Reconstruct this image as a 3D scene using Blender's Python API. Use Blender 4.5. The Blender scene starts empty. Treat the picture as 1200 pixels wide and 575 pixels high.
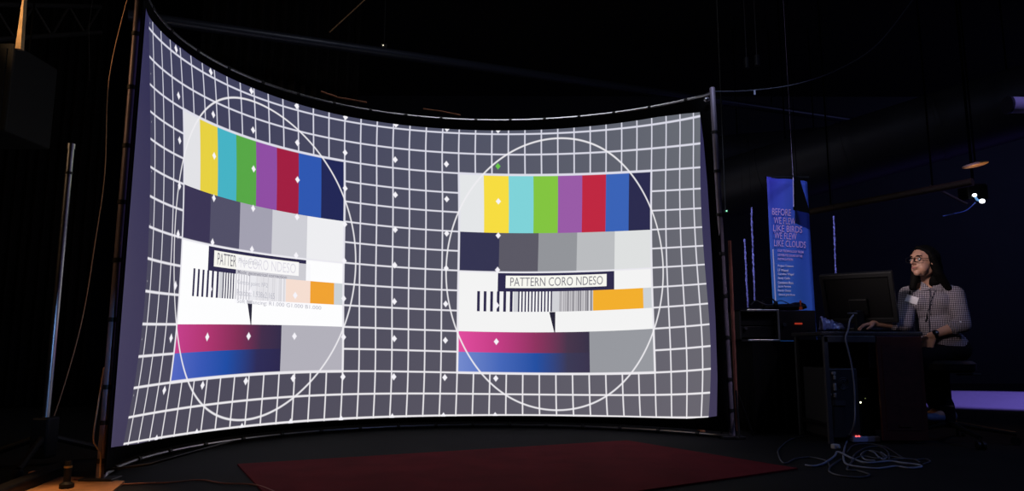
import bpy, bmesh, math, random
import numpy as np
from mathutils import Vector, Matrix
random.seed(7)
SC = bpy.context.scene
COL = SC.collection
PI = math.pi

# ------------------------------------------------------------------ camera
F, PITCH, ROLL, HC = 818.933, 0.1403014, 0.0020746, 0.662
cp, sp, cr, sr = math.cos(PITCH), math.sin(PITCH), math.cos(ROLL), math.sin(ROLL)
R0 = Vector((1, 0, 0)); U0 = Vector((0, -sp, cp)); FW = Vector((0, cp, sp))
Rv = R0 * cr + U0 * sr
Uv = R0 * -sr + U0 * cr
cam_d = bpy.data.cameras.new('camera'); cam = bpy.data.objects.new('camera', cam_d); COL.objects.link(cam)
cam_d.sensor_width = 36.0; cam_d.lens = F / 1200 * 36.0; cam_d.clip_start = 0.05; cam_d.clip_end = 100
m = Matrix.Identity(4)
for i in range(3):
    m[i][0] = Rv[i]; m[i][1] = Uv[i]; m[i][2] = -FW[i]
m[2][3] = HC
cam.matrix_world = m
SC.camera = cam

def ray(px, py):
    return FW * F + Rv * (px - 600) + Uv * -(py - 287.5)
def P(px, py, Y):
    """the world point at distance Y along which the photo shows (px, py)"""
    d = ray(px, py)
    return Vector((0, 0, HC)) + d * (Y / d.y)
def G0(px, py, z=0.0):
    d = ray(px, py)
    return Vector((0, 0, HC)) + d * ((z - HC) / d.z)

# ------------------------------------------------------------------ colours and materials
def lin(c):
    return tuple(((x / 255) / 12.92 if x / 255 <= 0.04045 else ((x / 255 + 0.055) / 1.055) ** 2.4) for x in c)
def mat(name, c, rough=0.6, metal=0.0, noise=0.0, nscale=20.0, bump=0.0, bscale=60.0, spec=0.5, emit=None, estr=1.0, sheen=0.0, trans=0.0, alpha=None):
    """c is the linear base colour; noise mottles it, bump gives it a grain"""
    M = bpy.data.materials.new(name); M.use_nodes = True
    nt = M.node_tree; b = nt.nodes['Principled BSDF']
    b.inputs['Base Color'].default_value = (*c, 1); b.inputs['Roughness'].default_value = rough
    b.inputs['Metallic'].default_value = metal; b.inputs['Specular IOR Level'].default_value = spec
    if sheen: b.inputs['Sheen Weight'].default_value = sheen
    if trans: b.inputs['Transmission Weight'].default_value = trans
    tc = nt.nodes.new('ShaderNodeTexCoord')
    if noise:
        n = nt.nodes.new('ShaderNodeTexNoise'); n.inputs['Scale'].default_value = nscale; n.inputs['Detail'].default_value = 5
        nt.links.new(tc.outputs['Object'], n.inputs['Vector'])
        r = nt.nodes.new('ShaderNodeMapRange'); r.inputs[1].default_value = 0.3; r.inputs[2].default_value = 0.7
        r.inputs[3].default_value = 1 - noise; r.inputs[4].default_value = 1 + noise
        nt.links.new(n.outputs[0], r.inputs[0])
        mx = nt.nodes.new('ShaderNodeVectorMath'); mx.operation = 'SCALE'; mx.inputs[0].default_value = c
        nt.links.new(r.outputs[0], mx.inputs['Scale']); nt.links.new(mx.outputs[0], b.inputs['Base Color'])
    if bump:
        n = nt.nodes.new('ShaderNodeTexNoise'); n.inputs['Scale'].default_value = bscale; n.inputs['Detail'].default_value = 3
        nt.links.new(tc.outputs['Object'], n.inputs['Vector'])
        bp = nt.nodes.new('ShaderNodeBump'); bp.inputs['Strength'].default_value = bump; bp.inputs['Distance'].default_value = 0.01
        nt.links.new(n.outputs[0], bp.inputs['Height']); nt.links.new(bp.outputs[0], b.inputs['Normal'])
    if emit:
        b.inputs['Emission Color'].default_value = (*emit, 1); b.inputs['Emission Strength'].default_value = estr
    return M

class Net:
    """tiny algebra over shader nodes"""
    def __init__(s, M): s.nt = M.node_tree
    def node(s, t): return s.nt.nodes.new(t)
    def val(s, op, *a, clamp=False):
        n = s.node('ShaderNodeMath'); n.operation = op; n.use_clamp = clamp
        for i, x in enumerate(a):
            if isinstance(x, X): s.nt.links.new(x.o, n.inputs[i])
            else: n.inputs[i].default_value = x
        return X(s, n.outputs[0])
    def mix(s, f, a, b):
        n = s.node('ShaderNodeMix'); n.data_type = 'RGBA'
        for i, x in ((0, f), (6, a), (7, b)):
            if isinstance(x, X): s.nt.links.new(x.o, n.inputs[i])
            elif isinstance(x, tuple): n.inputs[i].default_value = (*x, 1)
            else: n.inputs[i].default_value = x
        return X(s, n.outputs[2])
    def ramp(s, f, stops, interp='CONSTANT'):
        n = s.node('ShaderNodeValToRGB'); cr_ = n.color_ramp; cr_.interpolation = interp
        while len(cr_.elements) > 1: cr_.elements.remove(cr_.elements[-1])
        cr_.elements[0].position = stops[0][0]; cr_.elements[0].color = (*lin(stops[0][1]), 1)
        for p, c in stops[1:]:
            e = cr_.elements.new(p); e.color = (*lin(c), 1)
        s.nt.links.new(f.o, n.inputs[0])
        return X(s, n.outputs[0])
class X:
    def __init__(s, n, o): s.n = n; s.o = o
    def __add__(s, b): return s.n.val('ADD', s, b)
    def __sub__(s, b): return s.n.val('SUBTRACT', s, b)
    def __rsub__(s, b): return s.n.val('SUBTRACT', b, s)
    def __mul__(s, b): return s.n.val('MULTIPLY', s, b)
    def __truediv__(s, b): return s.n.val('DIVIDE', s, b)
    def gt(s, b): return s.n.val('GREATER_THAN', s, b)
    def lt(s, b): return s.n.val('LESS_THAN', s, b)
    def abs(s): return s.n.val('ABSOLUTE', s)
    def frac(s): return s.n.val('FRACT', s)
    def mx(s, b): return s.n.val('MAXIMUM', s, b)
    def inside(s, a, b): return s.gt(a) * s.lt(b)

# ------------------------------------------------------------------ geometry helpers
class MB:
    """collects shapes into one mesh"""
    def __init__(s): s.v = []; s.f = []
    def add(s, v, f, M=None):
        o = len(s.v)
        s.v += [(M @ Vector(p)) if M is not None else Vector(p) for p in v]
        s.f += [tuple(i + o for i in q) for q in f]
        return s
    def box(s, c, d, M=None, bevel=0.0):
        bm = bmesh.new(); bmesh.ops.create_cube(bm, size=1)
        for v in bm.verts: v.co = Vector((v.co.x * d[0], v.co.y * d[1], v.co.z * d[2]))
        if bevel: bmesh.ops.bevel(bm, geom=bm.edges[:], offset=bevel, segments=2, affect='EDGES', profile=0.5)
        T = Matrix.Translation(c)
        if M is not None: T = M @ T
        bm.verts.index_update()
        s.add([v.co.copy() for v in bm.verts], [tuple(v.index for v in f.verts) for f in bm.faces], T); bm.free()
        return s
    def tube(s, pts, r, n=8, caps=True):
        pts = [Vector(p) for p in pts]; k = len(pts)
        rs = r if isinstance(r, (list, tuple)) else [r] * k
        V = []; Fc = []; up = None
        for i, p in enumerate(pts):
            t = (pts[min(i + 1, k - 1)] - pts[max(i - 1, 0)]).normalized()
            if up is None:
                up = Vector((0, 0, 1)) if abs(t.z) < 0.9 else Vector((1, 0, 0))
            a = t.cross(up)
            if a.length < 1e-6: a = t.orthogonal()
            a.normalize(); up = a.cross(t).normalized()
            for j in range(n):
                q = 2 * PI * j / n
                V.append(p + (a * math.cos(q) + up * math.sin(q)) * rs[i])
        for i in range(k - 1):
            for j in range(n):
                Fc.append((i * n + j, i * n + (j + 1) % n, (i + 1) * n + (j + 1) % n, (i + 1) * n + j))
        if caps: Fc += [tuple(range(n))[::-1], tuple((k - 1) * n + j for j in range(n))]
        return s.add(V, Fc)
    def ell(s, c, r, M=None, seg=16, ring=10):
        V = []; Fc = []
        for i in range(ring + 1):
            a = PI * i / ring
            for j in range(seg):
                b = 2 * PI * j / seg
                V.append((r[0] * math.sin(a) * math.cos(b), r[1] * math.sin(a) * math.sin(b), r[2] * math.cos(a)))
        for i in range(ring):
            for j in range(seg):
                Fc.append((i * seg + j, (i + 1) * seg + j, (i + 1) * seg + (j + 1) % seg, i * seg + (j + 1) % seg))
        T = Matrix.Translation(c)
        if M is not None: T = T @ M
        return s.add(V, Fc, T)
    def cap(s, a, b, ra, rb, n=14):
        """tapered capsule"""
        a = Vector(a); b = Vector(b); d = b - a; L = d.length; d.normalize()
        pts = []; rs = []
        for i in range(5):
            t = PI / 2 * i / 4; pts.append(a - d * ra * math.cos(t)); rs.append(max(ra * math.sin(t), ra * 0.02))
        for i in range(5):
            t = PI / 2 * i / 4; pts.append(b + d * rb * math.sin(t)); rs.append(max(rb * math.cos(t), rb * 0.02))
        return s.tube(pts, rs, n)
    def lathe(s, prof, c=(0, 0, 0), M=None, n=24):
        V = []; Fc = []
        for (r, z) in prof:
            for j in range(n):
                q = 2 * PI * j / n; V.append((r * math.cos(q), r * math.sin(q), z))
        for i in range(len(prof) - 1):
            for j in range(n):
                Fc.append((i * n + j, i * n + (j + 1) % n, (i + 1) * n + (j + 1) % n, (i + 1) * n + j))
        Fc += [tuple(range(n))[::-1], tuple((len(prof) - 1) * n + j for j in range(n))]
        T = Matrix.Translation(c)
        if M is not None: T = T @ M
        return s.add(V, Fc, T)
    def build(s, name, M, parent=None, smooth=False, base=None):
        me = bpy.data.meshes.new(name); me.from_pydata([tuple(v) for v in s.v], [], s.f); me.validate()
        bm = bmesh.new(); bm.from_mesh(me)
        bmesh.ops.remove_doubles(bm, verts=bm.verts[:], dist=1e-6)
        bmesh.ops.recalc_face_normals(bm, faces=bm.faces[:]); bm.to_mesh(me); bm.free()
        if smooth:
            for p in me.polygons: p.use_smooth = True
        me.materials.append(M)
        o = bpy.data.objects.new(name, me); COL.objects.link(o)
        if parent: o.parent = parent; o.matrix_parent_inverse = parent.matrix_world.inverted()
        if smooth == 'auto': auto_smooth(me)
        return o
def auto_smooth(me, ang=math.radians(35)):
    bm = bmesh.new(); bm.from_mesh(me)
    for f in bm.faces: f.smooth = True
    for e in bm.edges:
        if len(e.link_faces) == 2 and e.calc_face_angle(0) > ang: e.smooth = False
    bm.to_mesh(me); bm.free()
def solid(o, t, offset=0.0):
    md = o.modifiers.new('thickness', 'SOLIDIFY'); md.thickness = t; md.offset = offset
    return o
def tag(o, label=None, cat=None, group=None, kind=None):
    if label: o['label'] = label
    if cat: o['category'] = cat
    if group: o['group'] = group
    if kind: o['kind'] = kind
    return o
def thing(name, loc, label, cat, group=None):
    o = bpy.data.objects.new(name, None); COL.objects.link(o); o.empty_display_size = 0.1
    o.location = loc; bpy.context.view_layer.update()
    return tag(o, label, cat, group)
def bake(o):
    """replace an object's mesh by its evaluated one"""
    bpy.context.view_layer.update()
    dg = bpy.context.evaluated_depsgraph_get()
    me = bpy.data.meshes.new_from_object(o.evaluated_get(dg)); o.modifiers.clear(); o.data = me
    return o
def fuse(o, voxel, smooth_it=4):
    md = o.modifiers.new('fuse', 'REMESH'); md.mode = 'VOXEL'; md.voxel_size = voxel; md.use_smooth_shade = True
    if smooth_it:
        sm = o.modifiers.new('relax', 'SMOOTH'); sm.iterations = smooth_it; sm.factor = 0.5
    bake(o)
    for p in o.data.polygons: p.use_smooth = True
    return o

# ------------------------------------------------------------------ the plan curve of the curved screen
CU=[15.7152, 0.08538, -0.0731027, 0.404144, 0.274129, -0.603576, -0.172808, 0.201048, 19.4259, -0.676557, 0.539653, 0.201081, -0.536804, -0.0957391, 0.12115, -2.06031, -0.863003, 0.452907, 0.318273, 0.162754, 0.7331, 3.15283, 0.524429, -3.47921, 0.079922, 0.652877, -1.74067, 1.92231, 0.40828, -2.09768, 0.247528, -0.374058, 1.84358, 2.94624, 0.102599, -1.89449]
CV=[4.82587, -7.38305, -0.185858, -0.0190269, 0.367219, 0.372871, -0.243733, -0.219991, -0.473674, 0.000855381, 0.0830844, 0.481825, 0.770989, -0.347525, -0.323027, 0.0804128, 0.231175, -0.958926, -0.196249, 0.809705, -0.216803, 0.823949, -1.52556, -0.151254, 0.985032, -0.759916, 0.0537143, -0.19431, 0.216937, 0.511147, -0.984812, 0.587527, 0.692966, -0.0929247, -0.48746, 0.393944]
PR=[-0.0140032, -0.0525782, 0.0730408, 0.154126, -0.0352486, 1.99838]
CX, CY = -0.08962092, 3.75732035
def curve(th, off=0.0):
    """point of the plan curve at angle th (radians); off moves it towards the audience"""
    r = np.polyval(PR, th) - off
    return CX + r * np.sin(th), CY + r * np.cos(th)
def UV(th, z):
    a = (np.asarray(th) + .4) / 1.3; b = (np.asarray(z) - 1.3) / 1.2
    u = 0; v = 0; k = 0
    for i in range(8):
        for j in range(8):
            if i + j <= 7:
                t = a ** i * b ** j; u = u + CU[k] * t; v = v + CV[k] * t; k += 1
    return u, v
def inv_uv(U, V):
    """surface coordinates of a picture point, by Newton's method"""
    U = np.asarray(U, float); V = np.asarray(V, float)
    th = 0.0634 * U - 1.3688; z = -0.163 * V + 2.078
    th = np.clip(th, -1.6, .86)
    for _ in range(12):
        u, v = UV(th, z); e = 1e-4
        u1, v1 = UV(th + e, z); u2, v2 = UV(th, z + e)
        a = (u1 - u) / e; b = (u2 - u) / e; c = (v1 - v) / e; d = (v2 - v) / e
        D = a * d - b * c; ru = U - u; rv = V - v
        th = th + np.clip((d * ru - b * rv) / D, -.2, .2); z = z + np.clip((-c * ru + a * rv) / D, -.2, .2)
    return th, z
OFF = 0.03
TH0 = math.radians(-99.5)

# ------------------------------------------------------------------ the room
m_floor = mat('black carpet', (0.0062, 0.0065, 0.0066), 0.9, noise=0.25, nscale=3, bump=0.5, bscale=300, spec=0.2)
m_wall = mat('dark painted wall', (0.02, 0.021, 0.03), 0.9, noise=0.1, nscale=2)
m_ceil = mat('black ceiling', (0.008, 0.008, 0.009), 0.9, noise=0.2)
def struct(name, b, M):
    o = b.build(name, M); o['kind'] = 'structure'; return o
XL, XR, YF, YB, ZC = -6.0, 12.5, -4.0, 12.4, 5.2
struct('floor', MB().box(((XL + XR) / 2, (YF + YB) / 2, -0.05), (XR - XL + .4, YB - YF + .4, 0.1)), m_floor)
struct('ceiling', MB().box(((XL + XR) / 2, (YF + YB) / 2, ZC + .05), (XR - XL + .4, YB - YF + .4, 0.1)), m_ceil)
struct('wall_back', MB().box(((XL + XR) / 2, YB + .05, ZC / 2), (XR - XL, .1, ZC)), m_wall)
struct('wall_front', MB().box(((XL + XR) / 2, YF - .05, ZC / 2), (XR - XL, .1, ZC)), m_ceil)
struct('wall_left', MB().box((XL - .05, (YF + YB) / 2, ZC / 2), (.1, YB - YF, ZC)), m_ceil)
struct('wall_right', MB().box((XR + .05, (YF + YB) / 2, ZC / 2), (.1, YB - YF, ZC)), m_wall)

# ------------------------------------------------------------------ the screen
screen = thing('projection_screen', (curve(-.4)[0], curve(-.4)[1], 0), 'huge curved white projection screen on a tube frame showing two test patterns', 'projection screen')
m_fab = bpy.data.materials.new('projected test picture'); m_fab.use_nodes = True
N = Net(m_fab); nt = N.nt
bs = nt.nodes['Principled BSDF']; bs.inputs['Base Color'].default_value = (.05, .05, .055, 1); bs.inputs['Roughness'].default_value = .8
bs.inputs['Specular IOR Level'].default_value = .1
uvn = N.node('ShaderNodeUVMap'); uvn.uv_map = 'picture'
sep = N.node('ShaderNodeSeparateXYZ'); nt.links.new(uvn.outputs[0], sep.inputs[0])
U = X(N, sep.outputs[0]); V = X(N, sep.outputs[1])
right = U.gt(15.5)
u = U - right * 19.0
v = V
k = (U + 3.5) / 38.0; kv = (V + 2.4) / 14.4
k2 = k * k
bg = N.mix(kv, N.mix(k2, lin((58, 59, 88)), lin((104, 108, 116))), N.mix(k2, lin((76, 73, 88)), lin((104, 101, 110))))
border = N.mix(kv, lin((42, 40, 78)), lin((62, 56, 84)))
# grid
du = ((U + .5).frac() - .5).abs(); dv = ((V + .5).frac() - .5).abs()
def line(d, w, soft):
    n = N.node('ShaderNodeMapRange'); n.inputs[1].default_value = w + soft; n.inputs[2].default_value = w - soft
    nt.links.new(d.o, n.inputs[0]); return X(N, n.outputs[0])
grid = line(du, .040, .02) * U.inside(-3.2, 34.3)
grid = grid.mx(line(dv, .040, .018) * V.gt(-2.2))
linec = N.mix(kv, lin((218, 218, 232)), lin((240, 237, 240)))
c = N.mix(grid, bg, linec)
# the blocks
S12 = 12.0
def bars(cols, seg):
    return [(i * seg / 12.0, q) for i, q in enumerate(cols)]
un = u / 12.0
barL = N.ramp(un, bars([(226, 226, 230), (230, 208, 62), (68, 178, 196), (86, 166, 68), (142, 76, 162), (160, 26, 62), (44, 86, 176), (30, 36, 84)], 1.5))
barR = N.ramp(un, bars([(228, 230, 232), (246, 220, 62), (126, 210, 216), (130, 196, 62), (152, 90, 166), (190, 36, 62), (56, 98, 182), (40, 40, 76)], 1.5))
gryL = N.ramp(un, bars([(56, 50, 82), (80, 78, 102), (162, 160, 176), (206, 206, 213), (238, 238, 241)], 2.4))
gryR = N.ramp(un, bars([(50, 50, 80), (90, 88, 100), (146, 148, 153), (186, 188, 191), (222, 224, 224)], 2.4))
top = N.mix(right, barL, barR); mid = N.mix(right, gryL, gryR)
white = N.mix(right, lin((253, 253, 254)), lin((243, 243, 243)))
navy = lin((44, 40, 74))
w = white
w = N.mix(u.inside(2.4, 9.6) * V.inside(5.07, 6.0), w, navy)
w = N.mix(u.inside(2.88, 9.12) * V.inside(5.2, 5.82), w, lin((248, 247, 240)))
row = V.inside(6.0, 7.0)
w = N.mix(row * u.inside(3.38, 8.3), w, lin((208, 209, 214)))
st1 = ((u - 1.16) / .4).frac().lt(.42) * u.inside(1.16, 3.4)
st2 = ((u - 3.66) / .2).frac().lt(.44) * u.inside(3.66, 5.75)
w = N.mix(row * u.inside(3.68, 5.7), w, lin((244, 244, 246)))
w = N.mix(row * st1.mx(st2), w, navy)
nz = N.node('ShaderNodeTexNoise'); nz.noise_dimensions = '1D'; nz.inputs['Scale'].default_value = 9; nz.inputs['Detail'].default_value = 2
nt.links.new(u.o, nz.inputs['W'])
fine = N.ramp(X(N, nz.outputs[0]), [(0.36, (122, 120, 128)), (.64, (214, 212, 216))], 'LINEAR')
w = N.mix(row * u.inside(6.2, 8.25), w, fine)
orange = N.mix(right, lin((240, 162, 48)), lin((242, 174, 42)))
w = N.mix(row * u.inside(8.28, 11.42), w, orange)
w = N.mix(row * u.inside(11.42, 12), w, lin((204, 208, 212)))
f7 = V - 7.0
arrow = (u - (f7 * .32 + 5.58)).gt(0) * u.lt(5.96) * f7.inside(0.02, 1)
w = N.mix(arrow, w, lin((38, 36, 54)))
# the warning window laid over the left block
wash = u.inside(4.66, 9.9) * V.inside(5.24, 7.15) * (1.0 - right)
w = N.mix(wash * .64, w, lin((248, 247, 252)))
mag = N.mix(right, N.ramp(un, [(0, (196, 62, 138)), (.22, (176, 52, 112)), (.42, (128, 44, 84)), (.56, (66, 44, 74)), (.67, (50, 42, 72))], 'LINEAR'),
            N.ramp(un, [(0, (226, 76, 158)), (.2, (196, 60, 132)), (.4, (140, 50, 94)), (.56, (70, 52, 74)), (.67, (54, 48, 70))], 'LINEAR'))
blu = N.mix(right, N.ramp(un, [(0, (84, 104, 194)), (.2, (54, 86, 180)), (.36, (28, 76, 164)), (.54, (44, 42, 86)), (.67, (42, 38, 76))], 'LINEAR'),
            N.ramp(un, [(0, (116, 138, 206)), (.22, (68, 102, 184)), (.4, (34, 78, 160)), (.56, (58, 56, 84)), (.67, (56, 50, 76))], 'LINEAR'))
low = N.mix(V.gt(9.0), mag, blu)
gl = N.mix(right, lin((178, 176, 186)), lin((150, 152, 158)))
low = N.mix(u.gt(8.05), low, gl)
blk = N.mix(V.gt(3.0), top, mid); blk = N.mix(V.gt(5.0), blk, w); blk = N.mix(V.gt(8.0), blk, low)
inb = u.inside(0, 12) * V.inside(0, 10)
c = N.mix(inb, c, blk)
# block outlines drawn again over the colours
eu = line(u.abs(), .06, .02).mx(line((u - 12.0).abs(), .06, .02)) * V.inside(-.05, 10.05)
ev = line(V.abs(), .055, .02).mx(line((V - 10.0).abs(), .055, .02)).mx(line((V - 5.02).abs(), .04, .015) * .8) * u.inside(0, 12)
c = N.mix(eu.mx(ev), c, linec)
# circles
rad = N.val('SQRT', (u - 6.0) * (u - 6.0) + (V - 5.0) * (V - 5.0))
ring = line((rad - 6.75).abs(), .040, .02)
c = N.mix(ring * .93, c, lin((240, 238, 242)))
# lozenge markers of the warp lattice
gi = (U + 3.53) / 3.112; gj = (V + 2.2) / 1.778
fu = ((gi + .5).frac() - .5).abs() * 3.112; fv = ((gj + .5).frac() - .5).abs() * 1.778
loz = line(fu / .155 + fv / .16, 1.0, .18) * U.inside(-3.4, 22.5)
green = U.inside(20.5, 22.5) * V.inside(-1.2, .4)
c = N.mix(loz, c, N.mix(green, lin((246, 244, 250)), lin((104, 196, 72))))
# outside the picture the emission holds black level plus ambient blue light
pic = U.inside(-3.52, 34.52) * V.inside(-2.36, 12.08)
c = N.mix(pic, border, c)
nt.links.new(c.o, bs.inputs['Emission Color']); bs.inputs['Emission Strength'].default_value = 1.0  # projected light and its falloff are emitted by the fabric itself
wv = N.node('ShaderNodeTexNoise'); wv.inputs['Scale'].default_value = 6
tcn = N.node('ShaderNodeTexCoord'); nt.links.new(tcn.outputs['Object'], wv.inputs['Vector'])
bpn = N.node('ShaderNodeBump'); bpn.inputs['Strength'].default_value = .15; nt.links.new(wv.outputs[0], bpn.inputs['Height']); nt.links.new(bpn.outputs[0], bs.inputs['Normal'])

zt_x = [-99.5, -90, -80, -60, -40, 28, 38, 44, 47.7]; zt_y = [2.40, 2.45, 2.475, 2.472, 2.457, 2.45, 2.45, 2.435, 2.418]
zb_x = [-99.5, -90.8, -84.6, -72, -62, -36, -8, 18, 37.7, 42.5, 47, 49]; zb_y = [.168, .137, .117, .106, .102, .094, .093, .10, .117, .123, .144, .158]
def th_right(t):   # right edge of the fabric, pulled in by its ties
    return math.radians(np.interp(t, [0, .12, .3, .5, .75, .9, 1], [48.95, 49.4, 49.45, 49.2, 48.8, 48.3, 47.7]))
nx, nz_ = 360, 72
Vt = []; uvs = []
for j in range(nz_ + 1):
    t = j / nz_
    for i in range(nx + 1):
        s = i / nx
        th = TH0 + (th_right(t) - TH0) * s; d = math.degrees(th)
        z = np.interp(d, zb_x, zb_y) * (1 - t) + np.interp(d, zt_x, zt_y) * t
        x, y = curve(th, OFF); Vt.append((x, y, z)); uvs.append(tuple(float(q) for q in UV(th, z)))
fc = [(j * (nx + 1) + i, j * (nx + 1) + i + 1, (j + 1) * (nx + 1) + i + 1, (j + 1) * (nx + 1) + i) for j in range(nz_) for i in range(nx)]
me = bpy.data.meshes.new('screen_fabric'); me.from_pydata(Vt, [], fc); me.materials.append(m_fab)
ul = me.uv_layers.new(name='picture')
for l in me.loops: ul.data[l.index].uv = uvs[l.vertex_index]
for p in me.polygons: p.use_smooth = True
fab = bpy.data.objects.new('screen_fabric', me); COL.objects.link(fab)
fab.parent = screen; fab.matrix_parent_inverse = screen.matrix_world.inverted()
fab['label'] = 'white stretched fabric carrying the projected grid, colour bars and circles'

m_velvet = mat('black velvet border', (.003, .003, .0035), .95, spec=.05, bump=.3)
m_alu = mat('dull aluminium tube', (.42, .42, .44), .32, 1.0, noise=.15, nscale=8)
m_upr = mat('worn painted tube', (.34, .29, .36), .4, .45, noise=.2, nscale=5)
m_clamp = mat('black clamp', (.008, .008, .008), .5)
# border strip behind the fabric, out to the tubes
Vt = []; fc = []
ths = np.radians(np.linspace(-100.5, 51, 160))
zs = [.05, .2, 2.38, 2.535]
for th in ths:
    x, y = curve(th, .012)
    for z in zs: Vt.append((x, y, z))
for i in range(len(ths) - 1):
    for j in range(3):
        if j == 1 and 2 < i < len(ths) - 6: continue
        fc.append((i * 4 + j, (i + 1) * 4 + j, (i + 1) * 4 + j + 1, i * 4 + j + 1))
solid(MB().add(Vt, fc).build('fabric_border', m_velvet, screen, smooth=True), .006)['label'] = 'black border around the white fabric'
# frame
LB, LT = Vector((-1.985, 3.50, 0)), Vector((-2.02, 3.56, 2.60))
RB, RT = Vector((1.573, 5.119, 0)), Vector((1.512, 5.067, 2.585))
def rail(z):
    pts = []
    for th in np.radians(np.linspace(-97, 48.5, 70)):
        x, y = curve(th); pts.append(Vector((x, y, z)))
    l = LB.lerp(LT, z / 2.6); r = RB.lerp(RT, z / 2.6); l.z = r.z = z
    return [l] + pts + [r]
top_pts = rail(2.549); bot_pts = rail(.022)
MB().tube(top_pts, .015, 10).build('top_rail', m_alu, screen, 'auto')
MB().tube(bot_pts, .011, 10).build('bottom_rail', m_alu, screen, 'auto')
MB().tube([LB, LT], .0215, 14).build('upright_pole', m_upr, screen, 'auto')
MB().tube([RB, RT], .0205, 14).build('upright_pole', m_upr, screen, 'auto')
for (A, B, hs) in ((LB, LT, [.10, .28, .45, .78, 1.08, 1.38, 1.68, 2.0, 2.3]), (RB, RT, [.2, .42, .72, 1.02, 1.33, 1.62, 1.95, 2.25])):
    for h in hs:
        p = A.lerp(B, h / 2.6); MB().tube([p - Vector((0, 0, .011)), p + Vector((0, 0, .011))], .026, 12).build('clamp', m_clamp, screen, 'auto')
def clamps(pts, spacing):
    acc = 0
    for a, b in zip(pts[:-1], pts[1:]):
        acc += (b - a).length
        if acc > spacing:
            acc = 0; d = (b - a).normalized()
            MB().tube([a - d * .012, a + d * .012], .0195, 10).build('clamp', m_clamp, screen, 'auto')
clamps(top_pts[1:-1], .27); clamps(bot_pts[1:-1], .27)
for (A, t) in ((LB, -1), (RB, 1)):     # feet and corner knobs
    MB().box((A.x, A.y, .012), (.16, .10, .02), bevel=.004).build('foot_plate', m_clamp, screen)
MB().ell((RT.x - .05, RT.y - .01, 2.49), (.022, .02, .02)).build('corner_knob', m_alu, screen, True)
# short diagonal brace at the foot of the left upright
MB().tube([LB + Vector((.03, -.02, .06)), Vector((-1.70, 3.40, .10)), Vector((-1.45, 3.75, .16))], .006, 8).build('guy_line', m_clamp, screen, True)

def emis(name, c):
    return mat(name, (0.02, 0.02, 0.02), .8, emit=lin(c), estr=1.0)
def text_mesh(body, bold=0.0):
    cu = bpy.data.curves.new('t', 'FONT'); cu.body = body; cu.resolution_u = 3; cu.offset = bold
    o = bpy.data.objects.new('t', cu); COL.objects.link(o); bpy.context.view_layer.update()
    me = bpy.data.meshes.new_from_object(o.evaluated_get(bpy.context.evaluated_depsgraph_get()))
    vs = [v.co.copy() for v in me.vertices]; fs = [tuple(p.vertices) for p in me.polygons]
    bpy.data.objects.remove(o); bpy.data.meshes.remove(me)
    x0 = min(v.x for v in vs); x1 = max(v.x for v in vs); y0 = min(v.y for v in vs); y1 = max(v.y for v in vs)
    return [((v.x - x0) / (x1 - x0), (v.y - y0) / (y1 - y0)) for v in vs], fs
def screen_text(body, U0_, U1_, V0_, V1_, M, name, skew=0.0, bold=0.0, parent=screen):
    """writing that belongs to the projected picture"""
    vs, fs = text_mesh(body, bold)
    UU = np.array([U0_ + a * (U1_ - U0_) for a, b in vs]); VV = np.array([V1_ + b * (V0_ - V1_) + skew * a for a, b in vs])
    th, z = inv_uv(UU, VV); x, y = curve(th, OFF + .005)
    o = MB().add(list(zip(x, y, z)), fs).build(name, M, parent)
    return o
m_t1 = emis('projected grey lettering', (128, 126, 134)); m_t2 = emis('projected faint lettering', (222, 220, 228)); m_t3 = emis('projected dim lettering', (138, 136, 150)); m_t4 = emis('projected pale lettering', (186, 186, 196))
screen_text('PATTERN CORO NDESO', 22.16, 27.9, 5.29, 5.73, m_t1, 'projected_writing')
screen_text('PATTER', 3.12, 4.62, 5.27, 5.73, m_t1, 'projected_writing')
screen_text('N CORO NDESO', 4.95, 8.9, 5.29, 5.73, m_t2, 'projected_writing')
screen_text('Properties', 4.8, 6.3, 5.34, 5.62, m_t4, 'projected_writing', .0)
screen_text('Mode: geometrical correction', 4.76, 8.3, 5.83, 6.03, m_t3, 'projected_writing', .02, .008)
screen_text('Control point: №2', 4.76, 7.0, 6.2, 6.45, m_t4, 'projected_writing', .05, .004)
screen_text('Position: 1.938x2.165', 4.76, 7.5, 6.6, 6.85, m_t4, 'projected_writing', .06, .004)
screen_text('Soft balancing: R1.000 G1.000 B1.000', 4.8, 10.6, 6.98, 7.2, m_t4, 'projected_writing', .12, .004)
# ------------------------------------------------------------------ things on the floor
def poly_prism(pts, z0, z1, name, M, parent=None):
    n = len(pts); V = [(p[0], p[1], z0) for p in pts] + [(p[0], p[1], z1) for p in pts]
    fs = [tuple(range(n))[::-1], tuple(range(n, 2 * n))] + [(i, (i + 1) % n, n + (i + 1) % n, n + i) for i in range(n)]
    return MB().add(V, fs).build(name, M, parent)
m_rug = mat('dark red carpet', (.145, .011, .017), .95, noise=.18, nscale=4, bump=.4, bscale=400, spec=.1)
a, b, c_ = Vector((-1.508, 3.974)), Vector((.798, 4.963)), Vector((1.535, 3.877))
d_ = a + (c_ - b); 
rug = poly_prism([a, b, c_, Vector((-.70, 2.50))], .0, .008, 'carpet', m_rug)
tag(rug, 'dark red flat carpet lying on the black floor before the screen', 'carpet')
m_ply = mat('worn plywood', (.30, .15, .065), .6, noise=.35, nscale=6, spec=.3)
pl = poly_prism([G0(38, 575)[:2], G0(70, 561)[:2], G0(112, 562)[:2], G0(146, 566)[:2], (-1.45, 2.2), (-2.6, 2.2)], 0, .012, 'plywood_board', m_ply)
tag(pl, 'worn brown plywood board lying on the floor left of the screen', 'board')

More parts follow.
